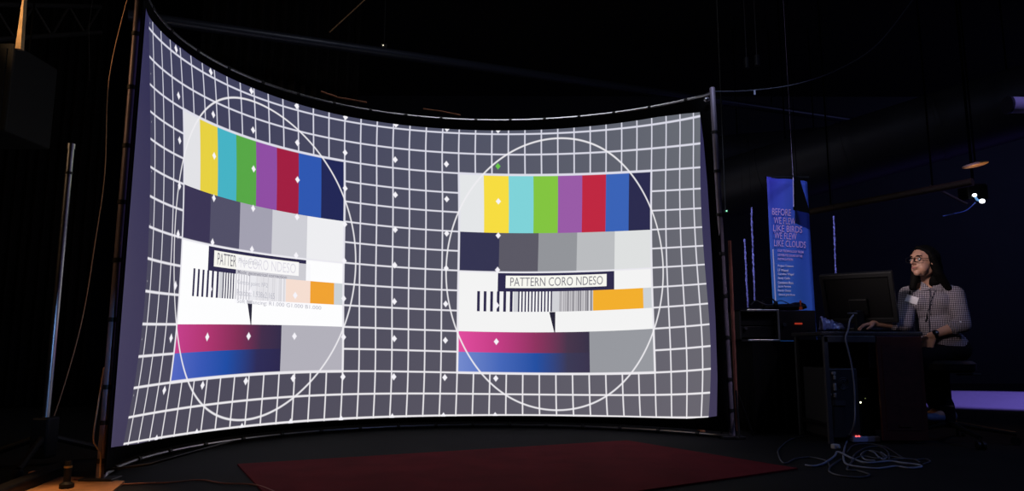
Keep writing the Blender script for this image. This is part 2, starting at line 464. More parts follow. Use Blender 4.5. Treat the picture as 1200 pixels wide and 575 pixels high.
def smooth_path(pts, n=6):
    pts = [Vector(p) for p in pts]; out = []
    for i in range(len(pts) - 1):
        p0 = pts[max(i - 1, 0)]; p1 = pts[i]; p2 = pts[i + 1]; p3 = pts[min(i + 2, len(pts) - 1)]
        for k in range(n):
            t = k / n
            out.append(.5 * ((2 * p1) + (p2 - p0) * t + (2 * p0 - 5 * p1 + 4 * p2 - p3) * t * t + (3 * p1 - p0 - 3 * p2 + p3) * t ** 3))
    return out + [pts[-1]]
m_cbl = mat('grey blue rubber cable', (.22, .25, .34), .45)
m_cbk = mat('dark rubber cable', (.055, .06, .08), .5)
def floor_cable(px, r, M, label, cat='cable', group=None, z=None, name='cable'):
    q = [G0(900 + x / 6.05, 480 + y / 6.05, r) for x, y in px]
    if z:
        for i, h in z.items(): q[i].z += h
    return tag(MB().tube(smooth_path(q), r, 8).build(name, M, None, True), label, cat, group)
floor_cable([(265, 392), (330, 398), (400, 376), (470, 330), (500, 322), (600, 345), (700, 375), (860, 364), (965, 378), (1060, 388), (1090, 402), (1040, 412)], .006, m_cbl,
    'pale cable snaking along the floor from the red carpet towards the desk', z={4: .02})
floor_cable([(1075, 372), (1040, 352), (960, 345), (870, 330), (780, 345), (690, 330), (620, 345), (560, 420), (640, 432), (720, 460), (650, 478), (520, 468), (440, 440), (445, 400), (520, 350)], .005, m_cbk,
    'dark cable curled in the front loop of the heap on the floor')
floor_cable([(410, 168), (300, 180), (170, 205), (85, 268), (72, 310), (112, 378), (200, 346), (300, 336), (410, 360), (436, 400), (436, 440), (520, 470)], .0045, m_cbk,
    'thin dark cable making the wide leftmost loop on the floor')
floor_cable([(590, 380), (605, 330), (650, 290), (720, 262), (800, 262), (850, 300), (860, 355)], .005, m_cbk,
    'dark cable arching over the pale cables under the desk')
floor_cable([(560, 300), (600, 255), (680, 240), (800, 252), (880, 290), (960, 340), (1040, 352), (1120, 350), (1150, 365), (1100, 385)], .0045, m_cbk,
    'dark cable reaching farthest right out of the heap past the wooden panel')
floor_cable([(800, 300), (840, 330), (820, 352), (780, 330), (750, 300), (700, 290), (660, 318), (690, 352), (760, 360)], .0045, m_cbl,
    'short pale cable knotted in the middle of the heap under the desk')
floor_cable([(655, 330), (700, 290), (780, 300), (830, 340), (850, 360), (900, 350), (1000, 348)], .005, m_cbk,
    'dark cable in the small inner arc of the heap under the desk')
m_tag = mat('pale cable sleeve', (.55, .62, .9), .5)
# ------------------------------------------------------------------ desk and what is on it
m_thr = mat('black thread', (.003, .003, .003), .9, spec=0)
m_steel = mat('grey powder coated steel', (.06, .062, .068), .45, noise=.1)
m_red = mat('dark reddish wood laminate', (.060, .016, .011), .5, noise=.3, nscale=5)
m_top = mat('dark laminate', (.035, .034, .036), .45, noise=.1)
m_blk = mat('black plastic', (.006, .006, .0065), .5, spec=.3)
m_blk2 = mat('matt black plastic', (.011, .011, .012), .6, spec=.4)
DY = 4.86; DX0 = 2.145; DX1 = 2.815; DZ = .752
desk = thing('desk', ((DX0 + DX1) / 2, DY + .25, 0), 'steel-framed computer desk with a reddish wooden front panel', 'desk')
MB().box(((DX0 + DX1) / 2, DY + .25, DZ - .012), (DX1 - DX0 + .03, .52, .024), bevel=.004).build('desktop', m_top, desk)
MB().box(((DX0 + 2.5) / 2, DY + .0, DZ - .05), (2.5 - DX0, .03, .045), bevel=.003).build('front_rail', m_steel, desk)
for (x, y) in ((DX0 + .012, DY), (DX0 + .012, DY + .48), (DX1 - .02, DY + .48)):
    MB().box((x, y, (DZ - .03) / 2), (.03, .03, DZ - .03), bevel=.003).build('leg', m_steel, desk)
MB().box((DX0 + .012, DY + .24, .12), (.025, .46, .025)).build('foot_rail', m_blk, desk)
MB().box(((DX0 + DX1) / 2, DY + .465, .37), (DX1 - DX0 - .03, .016, .66)).build('dark_backing', m_blk, desk)  # black sheet added to stand in for the dark under the desk
pan = MB().box((2.665, DY + .004, (DZ - .03) / 2 + .012), (.31, .022, DZ - .055), bevel=.002)
pan.build('front_panel', m_red, desk)['label'] = 'dark reddish wooden panel at the right of the desk front'
MB().box((2.665, DY - .008, DZ * .5), (.25, .004, DZ - .18)).box((2.665, DY - .012, .12), (.09, .006, .012)).build('panel_inset', mat('dark red panel inset', (.050, .013, .010), .55, noise=.3), desk)

# monitor seen from behind
mc = P(1006, 348.5, 5.0)
mon = thing('computer_monitor', (mc.x, mc.y, DZ), 'large black computer monitor seen from behind, standing on the desk', 'monitor')
T = Matrix.Translation(mc) @ Matrix.Rotation(math.radians(30), 4, 'Z') @ Matrix.Rotation(math.radians(20), 4, 'X')
# local: -y is the back of the screen, seen by the camera
T = Matrix.Translation(mc) @ Matrix.Rotation(math.radians(-38), 4, 'Z') @ Matrix.Rotation(math.radians(21), 4, 'X')
W_, H_ = .475, .37
MB().box((0, 0, 0), (W_ - .06, .030, H_ - .06), T, .006).build('back_cover', m_blk, mon)
fr = MB()
for s in (-1, 1):
    fr.box((0, -.004, s * (H_ / 2 - .018)), (W_, .045, .036), T, .005)
    fr.box((s * (W_ / 2 - .014), -.004, 0), (.028, .045, H_ - .06), T, .005)
fr.build('bezel', m_blk2, mon)
MB().box((0, .019, 0), (W_ - .06, .004, H_ - .07), T).build('screen', mat('dim monitor glass', (.01, .01, .012), .15, emit=(.25, .27, .32), estr=.55), mon)
MB().box((0, -.03, -.06), (.12, .03, .12), T, .006).build('mount', m_blk, mon)
nk = T @ Vector((0, -.05, -.08))
MB().box((nk.x, nk.y, (nk.z + DZ) / 2), (.06, .035, nk.z - DZ), bevel=.006).build('neck', m_blk, mon)
MB().lathe([(.08, 0), (.08, .008), (.03, .018)], (nk.x, nk.y + .01, DZ)).build('stand_foot', m_blk, mon, 'auto')
hb = P(999, 367, 4.93)
MB().box(hb, (.07, .012, .012), bevel=.004).build('hinge_cap', m_steel, mon)

kc = P(1014, 385, 5.07)
kb = thing('keyboard', (kc.x, kc.y, DZ), 'dark keyboard on the desk under the reaching hand', 'keyboard')
TK = Matrix.Translation((kc.x + .02, kc.y + .05, DZ + .012)) @ Matrix.Rotation(math.radians(20), 4, 'Z')
MB().box((0, 0, 0), (.34, .13, .022), TK, .004).build('keyboard_body', m_blk2, kb)
ky = MB()
for r in range(5):
    for q in range(14): ky.box((-.153 + q * .0235, -.05 + r * .024, .015), (.019, .019, .008), TK)
ky.build('keys', mat('grey keycaps', (.07, .07, .075), .5), kb)
mo = MB().ell((0, 0, 0), (.032, .055, .019)); p = P(1056, 388, 5.02)
ms = mo.build('computer_mouse', mat('grey plastic', (.25, .25, .28), .4), None, True); ms.location = (p.x, p.y, DZ + .018); ms.rotation_euler.z = .9
tag(ms, 'grey computer mouse near the right edge of the desk', 'mouse')

# blue-lit crumpled plastic behind the monitor
random.seed(3)
pc = P(968, 368, 5.15)
V_ = []; F_ = []
nn = 14
for j in range(nn + 1):
    for i in range(nn + 1):
        a_ = i / nn; b_ = j / nn
        V_.append(((a_ - .5) * .16 + random.uniform(-.008, .008), (b_ - .5) * .07 + random.uniform(-.008, .008),
                   .085 * math.sin(PI * b_) * (1.1 - a_ * .7) + random.uniform(-.009, .009) + .02))
for j in range(nn):
    for i in range(nn): F_.append((j * (nn + 1) + i, j * (nn + 1) + i + 1, (j + 1) * (nn + 1) + i + 1, (j + 1) * (nn + 1) + i))
wr = MB().add(V_, F_).build('plastic_bag', mat('glossy translucent plastic', (.25, .28, .55), .22, spec=.8), None, True)
wr.location = (pc.x + .01, pc.y - .06, DZ + .0); solid(wr, .002)
tag(wr, 'crumpled shiny blue-lit plastic bag on the desk beside the banner', 'bag')

# cord hanging down the front of the desk
pts = [P(1000, 369, 4.88), P(996, 375, 4.85), P(994, 386, 4.83), P(991, 396, 4.825), P(994, 410, 4.825), P(998, 428, 4.825), P(1001, 450, 4.825), P(1002, 475, 4.825), P(1001, 497, 4.82)]
gp = [G0(900 + x / 6.05, 480 + y / 6.05, .006) for x, y in ((560, 222), (540, 282), (535, 345), (560, 385), (650, 405), (780, 415), (900, 400), (1000, 412), (1085, 408))]
cd_ = MB().tube(smooth_path(pts + gp), .0058, 8).build('cable', m_cbl, None, True)
tag(cd_, 'pale cord hanging from the monitor down the desk front to the floor', 'cable')

# the tower under the desk, rear side out
tc_ = Vector((2.30, DY + .28, 0))
tw = thing('computer_tower', tc_, 'dark computer tower standing under the desk with its ports facing out', 'computer')
x0, x1, zt_ = 2.185, 2.40, .50
MB().box(((x0 + x1) / 2, tc_.y, .03 + (zt_ - .03) / 2), (x1 - x0, .42, zt_ - .03), bevel=.006).build('case', mat('grey painted sheet steel', (.030, .031, .034), .5), tw)
for sx in (x0 + .03, x1 - .03): MB().box((sx, tc_.y, .017), (.03, .38, .034)).build('foot', m_blk, tw)
yb = tc_.y - .21
def pxz(px, py): q = P(px, py, yb); return q.x, q.z
m_port = mat('bright metal port', (.7, .7, .68), .3, .6)
for (px, py, w_, h_) in ((976.5, 437, .026, .018), (977.5, 442, .014, .026), (978, 453, .016, .05), (978, 463, .016, .026), (972.5, 462, .014, .014)):
    X_, Z_ = pxz(px, py); MB().box((X_, yb - .006, Z_), (w_, .012, h_), bevel=.002).build('port', m_port, tw)
X_, Z_ = pxz(988, 449); fan = MB()
for r_ in (.014, .026, .038): fan.tube([Vector((X_ + r_ * math.cos(t), yb - .003, Z_ + r_ * math.sin(t))) for t in np.linspace(0, 2 * PI, 25)], .002, 6)
fan.build('fan_grille', m_steel, tw)
X_, Z_ = pxz(983, 472); MB().box((X_, yb - .004, Z_), (.09, .008, .03)).build('card_slots', m_steel, tw)
# second box right of it with indicator lights
b2 = thing('network_switch_box', P(1008, 500, 5.0) , 'black equipment box with a bright yellow-white light beside the computer tower', 'equipment box')
xa = 2.412; xb, _ = pxz(1026, 480)
MB().box(((xa + xb) / 2, tc_.y, .23), (xb - xa, .38, .40), bevel=.005).build('case', m_blk, b2)
for (px, py, col_, e_, r_) in ((1008.5, 471.3, (1, .95, .6), 6, .006), (1005.5, 471, (.8, .9, .4), 1.5, .0035), (1014, 466.5, (.5, .6, .2), .25, .004)):
    q = P(px, py, tc_.y - .193); MB().ell(q, (r_, .004, r_ * .8)).build('indicator_light', mat('lit lamp', (.1, .1, .1), emit=col_, estr=e_), b2, True)
q = P(1030, 472, 5.02); rb = MB().lathe([(.001, 0), (.014, .004), (.018, .03), (.018, .1), (.008, .12), (.008, .14)], (q.x, q.y, q.z - .07)).build('red_bottle', mat('red plastic', (.35, .02, .02), .35), None, 'auto')
rb.name = 'bottle'; tag(rb, 'small red bottle under the desk right of the equipment box', 'bottle')
sh = MB().box((P(1030, 480, 5.02).x, 5.03, q.z - .075), (.05, .10, .01)).build('shelf_bracket', m_steel, desk)
# blue sheet behind the desk frame
q0 = P(1018, 400, 5.29); q1 = P(1034, 431, 5.29)
MB().box(((q0.x + q1.x) / 2, 5.30, (q0.z + q1.z) / 2), (q1.x - q0.x, .012, q0.z - q1.z), bevel=.002).build('back_panel', mat('blue grey panel', (.05, .06, .12), .6), desk)
# power strip
q = G0(1016, 515, .02)
ps = thing('power_strip', (q.x, q.y, 0), 'power strip with glowing red switch lights on the floor under the desk', 'power strip')
TP = Matrix.Translation((q.x, q.y + .03, .022)) @ Matrix.Rotation(.12, 4, 'Z')
MB().box((0, 0, 0), (.20, .055, .038), TP, .006).build('strip_body', mat('blue lit plastic', (.45, .5, .75), .4), ps)  # blue light falling on the strip is put into its colour
for i, dx in enumerate((-.075, -.055)):
    MB().ell(TP @ Vector((dx, -.022, .021)), (.008, .006, .006)).build('switch_light', mat('red switch light', (.3, .02, .02), emit=(1, .12, .12), estr=1.6), ps, True)
for i in range(3):
    MB().lathe([(.016, 0), (.016, .002), (.012, .0025)], TP @ Vector((-.01 + i * .042, 0, .019))).build('socket', m_blk2, ps)
for (px, py) in ((979, 500), (994, 505.5), (979, 522)):
    q = G0(px, py, .02)
    ad = MB().box((0, 0, 0), (.05, .035, .03), bevel=.006).box((0, -.02, 0), (.02, .02, .012)).build('plug', mat('off white plug plastic', (.42, .42, .45), .45), None)
    ad.location = (q.x, q.y, .016); ad.rotation_euler.z = px * .7
    tag(ad, 'white plug %s' % {500: 'lying farthest back in the cable heap under the desk', 505.5: 'lying next to the power strip in the cable heap', 522: 'lying nearest the camera in the cable heap'}[py], 'plug', 'plugs in the cable heap')

# ------------------------------------------------------------------ table with black cloth, rack case, device, headphones
TX0, TX1, TY0, TY1, TZ = 1.855, 2.375, 5.44, 6.10, .688
tb = thing('covered_table', ((TX0 + TX1) / 2, (TY0 + TY1) / 2, 0), 'equipment table hidden under a black floor-length cloth beside the screen', 'table')
MB().box(((TX0 + TX1) / 2, (TY0 + TY1) / 2, TZ - .02), (TX1 - TX0 - .02, TY1 - TY0 - .02, .03)).build('tabletop', m_top, tb)
for sx in (TX0 + .04, TX1 - .04):
    for sy in (TY0 + .04, TY1 - .04): MB().tube([(sx, sy, 0), (sx, sy, TZ - .03)], .015).build('leg', m_steel, tb)
V_ = []; F_ = []
per = []
def edge(a, b, n):
    for i in range(n): per.append((Vector(a).lerp(Vector(b), i / n)))
edge((TX0, TY0), (TX1, TY0), 50); edge((TX1, TY0), (TX1, TY1), 60); edge((TX1, TY1), (TX0, TY1), 50); edge((TX0, TY1), (TX0, TY0), 60)
cen = Vector(((TX0 + TX1) / 2, (TY0 + TY1) / 2)); rows = 8; n_ = len(per)
for r in range(rows + 1):
    for i, p in enumerate(per):
        o_ = (p - cen).normalized() * (.016 * (r / rows) * (1 + math.sin(i * .9) + .5 * math.sin(i * .37)))
        V_.append((p.x + o_.x, p.y + o_.y, TZ - (TZ - .008) * r / rows))
for r in range(rows):
    for i in range(n_): F_.append((r * n_ + i, r * n_ + (i + 1) % n_, (r + 1) * n_ + (i + 1) % n_, (r + 1) * n_ + i))
F_.append(tuple(range(n_)))
cl = MB().add(V_, F_).build('tablecloth', mat('black cloth', (.006, .006, .007), .95, spec=.1), None, 'auto'); solid(cl, .003, 1)
tag(cl, 'black cloth hanging in folds to the floor from the equipment table', 'tablecloth')

m_edge = mat('aluminium edging', (.75, .74, .72), .35, .9)
yc = TY0 + .03
def cx(px, py, Y=yc): q = P(px, py, Y); return q.x, q.z
xl, ztop = cx(866, 362.5); xr, zbot = cx(914, 397)
zbot = TZ + .002
rk = thing('rack_case', ((xl + xr) / 2, yc + .2, TZ), 'open black flight case with bright aluminium edges on the covered table', 'flight case')
dz = ztop - zbot
cs = MB()
cs.box(((xl + xr) / 2, yc + .2, ztop - .006), (xr - xl, .40, .012)).box(((xl + xr) / 2, yc + .2, zbot + .006), (xr - xl, .40, .012))
cs.box((xl + .006, yc + .2, (ztop + zbot) / 2), (.012, .40, dz)).box((xr - .006, yc + .2, (ztop + zbot) / 2), (.012, .40, dz)).box(((xl + xr) / 2, yc + .395, (ztop + zbot) / 2), (xr - xl, .012, dz))
cs.build('case_shell', m_blk2, rk)
eg = MB()
for z in (ztop - .006, zbot + .007): eg.box(((xl + xr) / 2 + .03, yc - .004, z), (xr - xl - .06, .012, .014), bevel=.002)
eg.box((xr - .006, yc - .004, (ztop + zbot) / 2), (.013, .012, dz), bevel=.002)
eg.build('edging', m_edge, rk)
for k_ in range(2):
    z = zbot + .03 + k_ * .095
    MB().box(((xl + xr) / 2, yc + .22, z + .04), (xr - xl - .04, .34, .085), bevel=.002).build('rack_unit', m_blk, rk)
for k_ in range(4):
    z = zbot + .04 + k_ * (dz - .08) / 3
    MB().tube([(xr - .02, yc + .04, z), (xr - .02, yc + .052, z)], .004, 8).build('rack_screw', m_edge, rk)
MB().tube([(xl + .06 + .0, yc + .05, zbot + .1), (xl + .06, yc + .03, zbot + .1)], .012, 12).build('knob', m_steel, rk)

xl2 = xr + .006; xr2, _ = cx(957, 380)
am = thing('amplifier', ((xl2 + xr2) / 2, yc + .2, TZ), 'dark amplifier with a glowing red strip right of the flight case', 'amplifier')
z1 = ztop - .005
MB().box(((xl2 + xr2) / 2, yc + .19, (TZ + z1) / 2 + .004), (xr2 - xl2, .36, z1 - TZ - .008), bevel=.005).build('housing', mat('dark red brown housing', (.020, .007, .007), .5), am)
qx, qz = cx(936, 379); MB().box((qx, yc + .004, qz), (.058, .012, .013), bevel=.003).build('red_light_strip', mat('dim red lamp', (.3, .02, .01), emit=(1, .09, .04), estr=.28), am)
qx, qz = cx(919, 380); MB().tube([(qx, yc + .012, qz), (qx, yc - .012, qz)], .014, 16).build('dial', m_steel, am, 'auto')
qx, qz = cx(949, 388); MB().box((qx, yc + .006, qz), (.03, .008, .02)).build('socket_plate', m_blk, am)

# headphones and a heap of leads on top
hz = ztop + .002
q = P(901, 350, yc + .08)
hp = thing('headphones', (q.x, q.y, hz), 'black headphones standing on the flight case before the banner', 'headphones')
rr_ = .055
arc = [Vector((q.x + rr_ * math.cos(t), q.y, hz + .035 + rr_ * 1.05 * math.sin(t))) for t in np.linspace(-.1, PI + .1, 20)]
MB().tube(arc, .006, 8).build('headband', m_blk, hp, True)
for s in (-1, 1):
    MB().ell((q.x + s * .052, q.y, hz + .036), (.017, .034, .036)).build('ear_cup', m_blk, hp, True)
bgc = P(925, 356, yc + .12)
V_ = MB()
hd = bpy.data.objects
bagm = MB().ell((0, 0, 0), (.17, .07, .028)).ell((.09, 0, .012), (.07, .05, .03)).ell((-.12, .01, .0), (.06, .05, .02))
bo = bagm.build('soft_bag', m_blk2, None, True); bo.location = (bgc.x - .0, bgc.y + .06, hz + .026); fuse(bo, .008)
bo.name = 'bag'; tag(bo, 'flat black soft bag lying across the flight case and amplifier', 'bag')
q = P(938, 352, yc + .06)
fl = MB().lathe([(.012, 0), (.012, .02), (.004, .028), (.004, .055), (.009, .06), (.005, .075)], (q.x, q.y - .0, hz)).build('desk_lamp', mat('red lit tip', (.3, .03, .01), emit=(1, .15, .05), estr=.05), None, 'auto')
fl.name = 'signal_light'; tag(fl, 'tiny dim red signal light standing before the foot of the banner', 'light')
lead = MB().tube(smooth_path([P(880, 357, yc + .02), P(886, 352, yc + .02), P(893, 355, yc + .01), P(903, 357, yc), P(915, 352, yc + .01), P(930, 358, yc + .0), P(944, 358, yc + .01)]), .004, 6).build('lead', m_cbk, None, True)
lead.name = 'cable'; tag(lead, 'thin black lead draped over the top of the flight case', 'cable')

# ------------------------------------------------------------------ banner
BY = 6.45
m_ban = bpy.data.materials.new('printed banner'); m_ban.use_nodes = True
N = Net(m_ban); b = N.nt.nodes['Principled BSDF']; b.inputs['Roughness'].default_value = .7
tcx = N.node('ShaderNodeUVMap'); tcx.uv_map = 'print'
sp_ = N.node('ShaderNodeSeparateXYZ'); N.nt.links.new(tcx.outputs[0], sp_.inputs[0])
bu = X(N, sp_.outputs[0]); bv = X(N, sp_.outputs[1])
nzb = N.node('ShaderNodeTexNoise'); nzb.inputs['Scale'].default_value = 2.2; N.nt.links.new(tcx.outputs[0], nzb.inputs['Vector'])
cb = N.mix(bv, (.07, .06, .62), (.03, .36, .62))      # print runs from violet blue (top) to azure
cb = N.mix(bu * .8, cb, (.06, .15, .72))
N.nt.links.new(cb.o, b.inputs['Base Color'])
bl = P(898.5, 207, BY).x; br = P(949, 209, BY).x; bt = P(920, 207, BY).z; bb = .08
ban = thing('banner', ((bl + br) / 2, BY, 0), 'tall blue roll-up banner with pink lettering behind the covered table', 'banner')
V_ = []; F_ = []; uv_ = []
for j in range(41):
    for i in range(13):
        a_ = i / 12; b_ = j / 40
        V_.append((bl + (br - bl) * a_ + .004 * b_, BY + .012 * math.sin(a_ * 7 + b_ * 3) + .05 * a_, bt - (bt - bb) * b_ - .03 * a_ * (1 - b_))); uv_.append((a_, b_))
for j in range(40):
    for i in range(12): F_.append((j * 13 + i, j * 13 + i + 1, (j + 1) * 13 + i + 1, (j + 1) * 13 + i))
me = bpy.data.meshes.new('banner_sheet'); me.from_pydata(V_, [], F_); me.materials.append(m_ban); ul = me.uv_layers.new(name='print')
for l in me.loops: ul.data[l.index].uv = uv_[l.vertex_index]
for p in me.polygons: p.use_smooth = True
o = bpy.data.objects.new('banner_sheet', me); COL.objects.link(o); o.parent = ban; o.matrix_parent_inverse = ban.matrix_world.inverted(); solid(o, .002, 1)
MB().box(((bl + br) / 2, BY + .03, .04), (br - bl + .06, .16, .08), bevel=.01).build('cassette_base', m_steel, ban)
MB().tube([((bl + br) / 2, BY + .09, .06), ((bl + br) / 2, BY + .09, bt + .01)], .012, 8).build('support_pole', m_steel, ban)
MB().box(((bl + br) / 2, BY + .03, bt + .002), (br - bl, .03, .02)).build('top_rail', m_blk, ban)
m_pink = mat('pink print', (.85, .50, .85), .7); m_lil = mat('pale print', (.85, .75, .9), .7)
def ban_text(body, px0, px1, py0, py1, M, slope=0.0, bold=0.0):
    vs, fs = text_mesh(body, bold)
    pts = []
    for a_, b_ in vs:
        q = P(px0 + (px1 - px0) * a_, py1 + (py0 - py1) * b_ + slope * a_, BY - .016)
        q.y += .05 * (q.x - bl) / (br - bl); pts.append(q)
    return MB().add(pts, fs).build('banner_lettering', M, ban)
ban_text('BEFORE', 905, 928.4, 243.5, 251.5, m_pink, 1.0)
ban_text('WE FLEW', 907, 934, 253.8, 261.5, m_pink, 1.2)
ban_text('LIKE BIRDS', 906.3, 942, 262.9, 270.6, m_pink, 1.6)
ban_text('WE FLEW', 907.8, 935.2, 271.7, 279.2, m_pink, 1.2)
ban_text('LIKE CLOUDS', 907.5, 946.5, 280.5, 288, m_pink, 1.8)
ban_text('OUR TECHNOLOGY FROM', 911.7, 943.6, 291.8, 294.6, m_pink, 1.5, .02)
ban_text('DISTRIBUTED SOUND OF THE', 911.9, 942.3, 296.8, 299.6, m_pink, 1.4, .02)
ban_text('INSTALLATION', 912, 930.5, 301.6, 304.2, m_pink, .8, .02)
for i, (t_, w_) in enumerate((('Project Creators', 19.5), ('LF Wessel', 13), ('Caroline Wegel', 19.5), ('Sandy Cullis', 15), ('Constance Mure', 19), ('Jacob Ferrant', 16), ('Randy Owen', 16), ('General gone Howe', 21))):
    ban_text(t_, 911.9 + (i == 7) * 1, 911.9 + w_, 309.6 + i * 4.82, 312.9 + i * 4.82, m_lil, .4, .03)
q0 = P(906.6, 292, BY - .016); q1 = P(908.4, 352, BY - .016)
MB().box(((q0.x + q1.x) / 2, BY - .012, (q0.z + q1.z) / 2), (.009, .003, q0.z - q1.z)).build('banner_rule', m_lil, ban)
# dark sheet added in the shape of a shadow on the banner's top right
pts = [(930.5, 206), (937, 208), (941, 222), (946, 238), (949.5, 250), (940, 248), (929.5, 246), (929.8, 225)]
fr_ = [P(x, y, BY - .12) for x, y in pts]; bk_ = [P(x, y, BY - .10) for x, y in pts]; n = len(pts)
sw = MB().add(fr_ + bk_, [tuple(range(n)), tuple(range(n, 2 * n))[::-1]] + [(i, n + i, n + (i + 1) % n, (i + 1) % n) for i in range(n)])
tp = P(934, 207, BY - .11)
sw.tube([tp, Vector((tp.x, tp.y, ZC))], .003, 6)
tag(sw.build('banner_shadow_sheet', m_velvet), 'added dark sheet standing in for the shadow on the top right of the banner', 'shadow sheet')
tag(MB().tube([P(929.4, 208, BY - .14), P(930, 242, BY - .14)], .004, 6).tube([P(929.4, 208, BY - .14), Vector((P(929.4, 208, BY - .14).x, BY - .14, ZC))], .001, 6).build('lit_cable', mat('violet lit cable', (.6, .5, .8), .5)), 'thin pale cable hanging just before the upper part of the banner', 'cable')

# fairy strips hanging left and right of the banner
m_str = mat('glittering violet ribbon', (.36, .34, .95), .35, spec=.8, bump=1, bscale=200, noise=.5, nscale=60)
m_thr = mat('black thread', (.003, .003, .003), .9, spec=0)
def ribbon(px0, py0, px1, py1, Y, w, label):
    a = P(px0, py0, Y); b = P(px1, py1, Y); V_ = []; F_ = []; random.seed(int(px0))
    n = 60
    for i in range(n + 1):
        t = i / n; c_ = a.lerp(b, t) + Vector((random.uniform(-.2, .2) * w, random.uniform(-.3, .3) * w, 0)); ww = w * random.uniform(.5, 1.1)
        V_ += [c_ + Vector((-ww, 0, 0)), c_ + Vector((0, -ww, 0)), c_ + Vector((ww, 0, 0)), c_ + Vector((0, ww, 0))]
    for i in range(n):
        for k_ in range(4): F_.append((i * 4 + k_, i * 4 + (k_ + 1) % 4, (i + 1) * 4 + (k_ + 1) % 4, (i + 1) * 4 + k_))
    bld = MB().add(V_, F_)
    t_ = thing('hanging_ribbon', a, None, None)
    bld.build('ribbon_strip', m_str, t_)
    MB().tube([a, Vector((a.x, a.y, ZC))], .0012, 5).build('thread', m_thr, t_)
    return tag(t_, label, 'ribbon', 'glittering ribbons beside the banner')
ribbon(872.5, 280, 876.5, 360, 6.3, .010, 'violet glittering ribbon hanging lowest, nearest the screen')
ribbon(880.5, 243, 884.5, 352, 6.3, .010, 'long violet glittering ribbon hanging just left of the banner')
ribbon(977, 253, 979.5, 320, 6.3, .009, 'violet glittering ribbon hanging right of the banner above the monitor')

# small green light and reddish pole behind the right upright
q = P(851.5, 247, 6.0)
gl_ = thing('status_light', q, 'tiny green status light in the dark right of the screen', 'light')
MB().ell(q, (.006, .006, .006)).build('lamp', mat('green diode', (.05, .2, .08), emit=(.25, 1, .5), estr=2.2), gl_, True)
MB().box(q + Vector((0, .03, 0)), (.04, .04, .03), bevel=.004).tube([q + Vector((0, .03, 0)), Vector((q.x, q.y + .03, ZC))], .006, 6).build('housing', m_blk, gl_)
a = P(855, 282, 5.15); 
lst = thing('light_stand', (a.x, a.y, 0), 'thin reddish-lit pole standing directly behind the right end of the screen', 'stand')
MB().tube([(a.x, a.y, .05), (a.x, a.y, a.z)], .013, 12).build('pole', mat('reddish lit tube', (.55, .22, .16), .4, .7, noise=.3, nscale=7), lst, 'auto')  # reddish light on the pole is put into the tube colour
for k_ in range(3):
    t = k_ * 2 * PI / 3 + .3; MB().tube([(a.x, a.y, .35), (a.x + .13 * math.cos(t), a.y + .13 * math.sin(t), .012)], .008, 8).build('leg', m_blk, lst)

# ------------------------------------------------------------------ left side: stand, drapes, speaker
a = P(83.5, 171, 3.96); b_ = Vector((a.x, a.y, .12))
st = thing('speaker_stand', (a.x, a.y, 0), 'tall thin aluminium pole on a black foot left of the screen', 'stand')
MB().tube([b_, a], .019, 16).build('pole', m_alu, st, 'auto')
MB().tube([a - Vector((0, 0, .02)), a + Vector((0, 0, .012))], .0225, 16).build('cap', m_alu, st, 'auto')
MB().tube([a - Vector((0, 0, .17)), a - Vector((0, 0, .155))], .0225, 16).build('collar', m_clamp, st, 'auto')
MB().box((a.x, a.y, .15), (.10, .10, .22), bevel=.012).build('base_block', m_blk, st)
for (dx, dy) in ((-.32, -.12), (.12, -.36), (.2, .3)):
    MB().tube([(a.x, a.y, .16), (a.x + dx, a.y + dy, .035)], .018, 10).build('leg', m_blk, st)
    MB().lathe([(.022, 0), (.026, .02), (.02, .04)], (a.x + dx, a.y + dy, 0)).build('rubber_foot', m_blk2, st, 'auto')
q = P(80, 546, 3.3)
lk = thing('levelling_jack', (q.x, q.y, 0), 'small black screw jack with a brass knob on the plywood board', 'jack')
MB().lathe([(.030, .012), (.030, .03), (.014, .04), (.017, .10), (.014, .13)], (q.x, q.y, 0)).build('jack_body', m_blk, lk, 'auto')
MB().lathe([(.006, 0), (.018, .004), (.018, .012), (.005, .016)], (q.x, q.y, q.z - .01)).build('knob', mat('brass', (.8, .55, .25), .3, .9), lk, 'auto')
MB().tube([(q.x, q.y, .10), (q.x, q.y, q.z)], .006, 8).build('thread', m_blk, lk)
q = P(41, 556, 3.55)
tag(MB().box(q, (.05, .04, .035), bevel=.008).box(q - Vector((0, 0, .05)), (.07, .05, .08), bevel=.01).build('connector_box', mat('tan plastic', (.5, .22, .10), .5)), 'small tan-topped connector box at the foot of the speaker stand', 'connector')
bm_ = MB().box((0, 0, 0), (.9, .07, .06), bevel=.01).build('floor_beam', m_blk)
p0 = G0(-4, 580, .03); p1 = G0(60, 554, .03); bm_.location = (p0 + p1) / 2; bm_.rotation_euler.z = math.atan2(p1.y - p0.y, p1.x - p0.x)
tag(bm_, 'black beam lying at a slant on the floor beside the plywood', 'beam')

m_drp = mat('black drape', (.010, .009, .009), .95, spec=.05, noise=.2)
def drape(p0, p1, z0, z1, label, folds=14, amp=.04, name='drape'):
    V_ = []; F_ = []; n = folds * 8
    p0 = Vector(p0); p1 = Vector(p1); nv = Vector((-(p1 - p0).y, (p1 - p0).x)).normalized()
    for i in range(n + 1):
        t = i / n; p = p0.lerp(p1, t) + nv * (amp * math.sin(t * folds * 2 * PI) + .3 * amp * math.sin(t * 31))
        V_ += [(p.x, p.y, z0), (p.x, p.y, z1)]
    F_ = [(2 * i, 2 * i + 2, 2 * i + 3, 2 * i + 1) for i in range(n)]
    o = MB().add(V_, F_).build(name, m_drp, None, True); solid(o, .004); return tag(o, label, 'drape')
drape((-5.85, 7.2), (-4.5, 7.5), .02, ZC - .1, 'black stage drape hanging at the far left behind the speaker stand')
drape((-3.0, 6.4), (-1.7, 7.4), .02, ZC - .1, 'black stage drape hanging in the gap left of the screen')
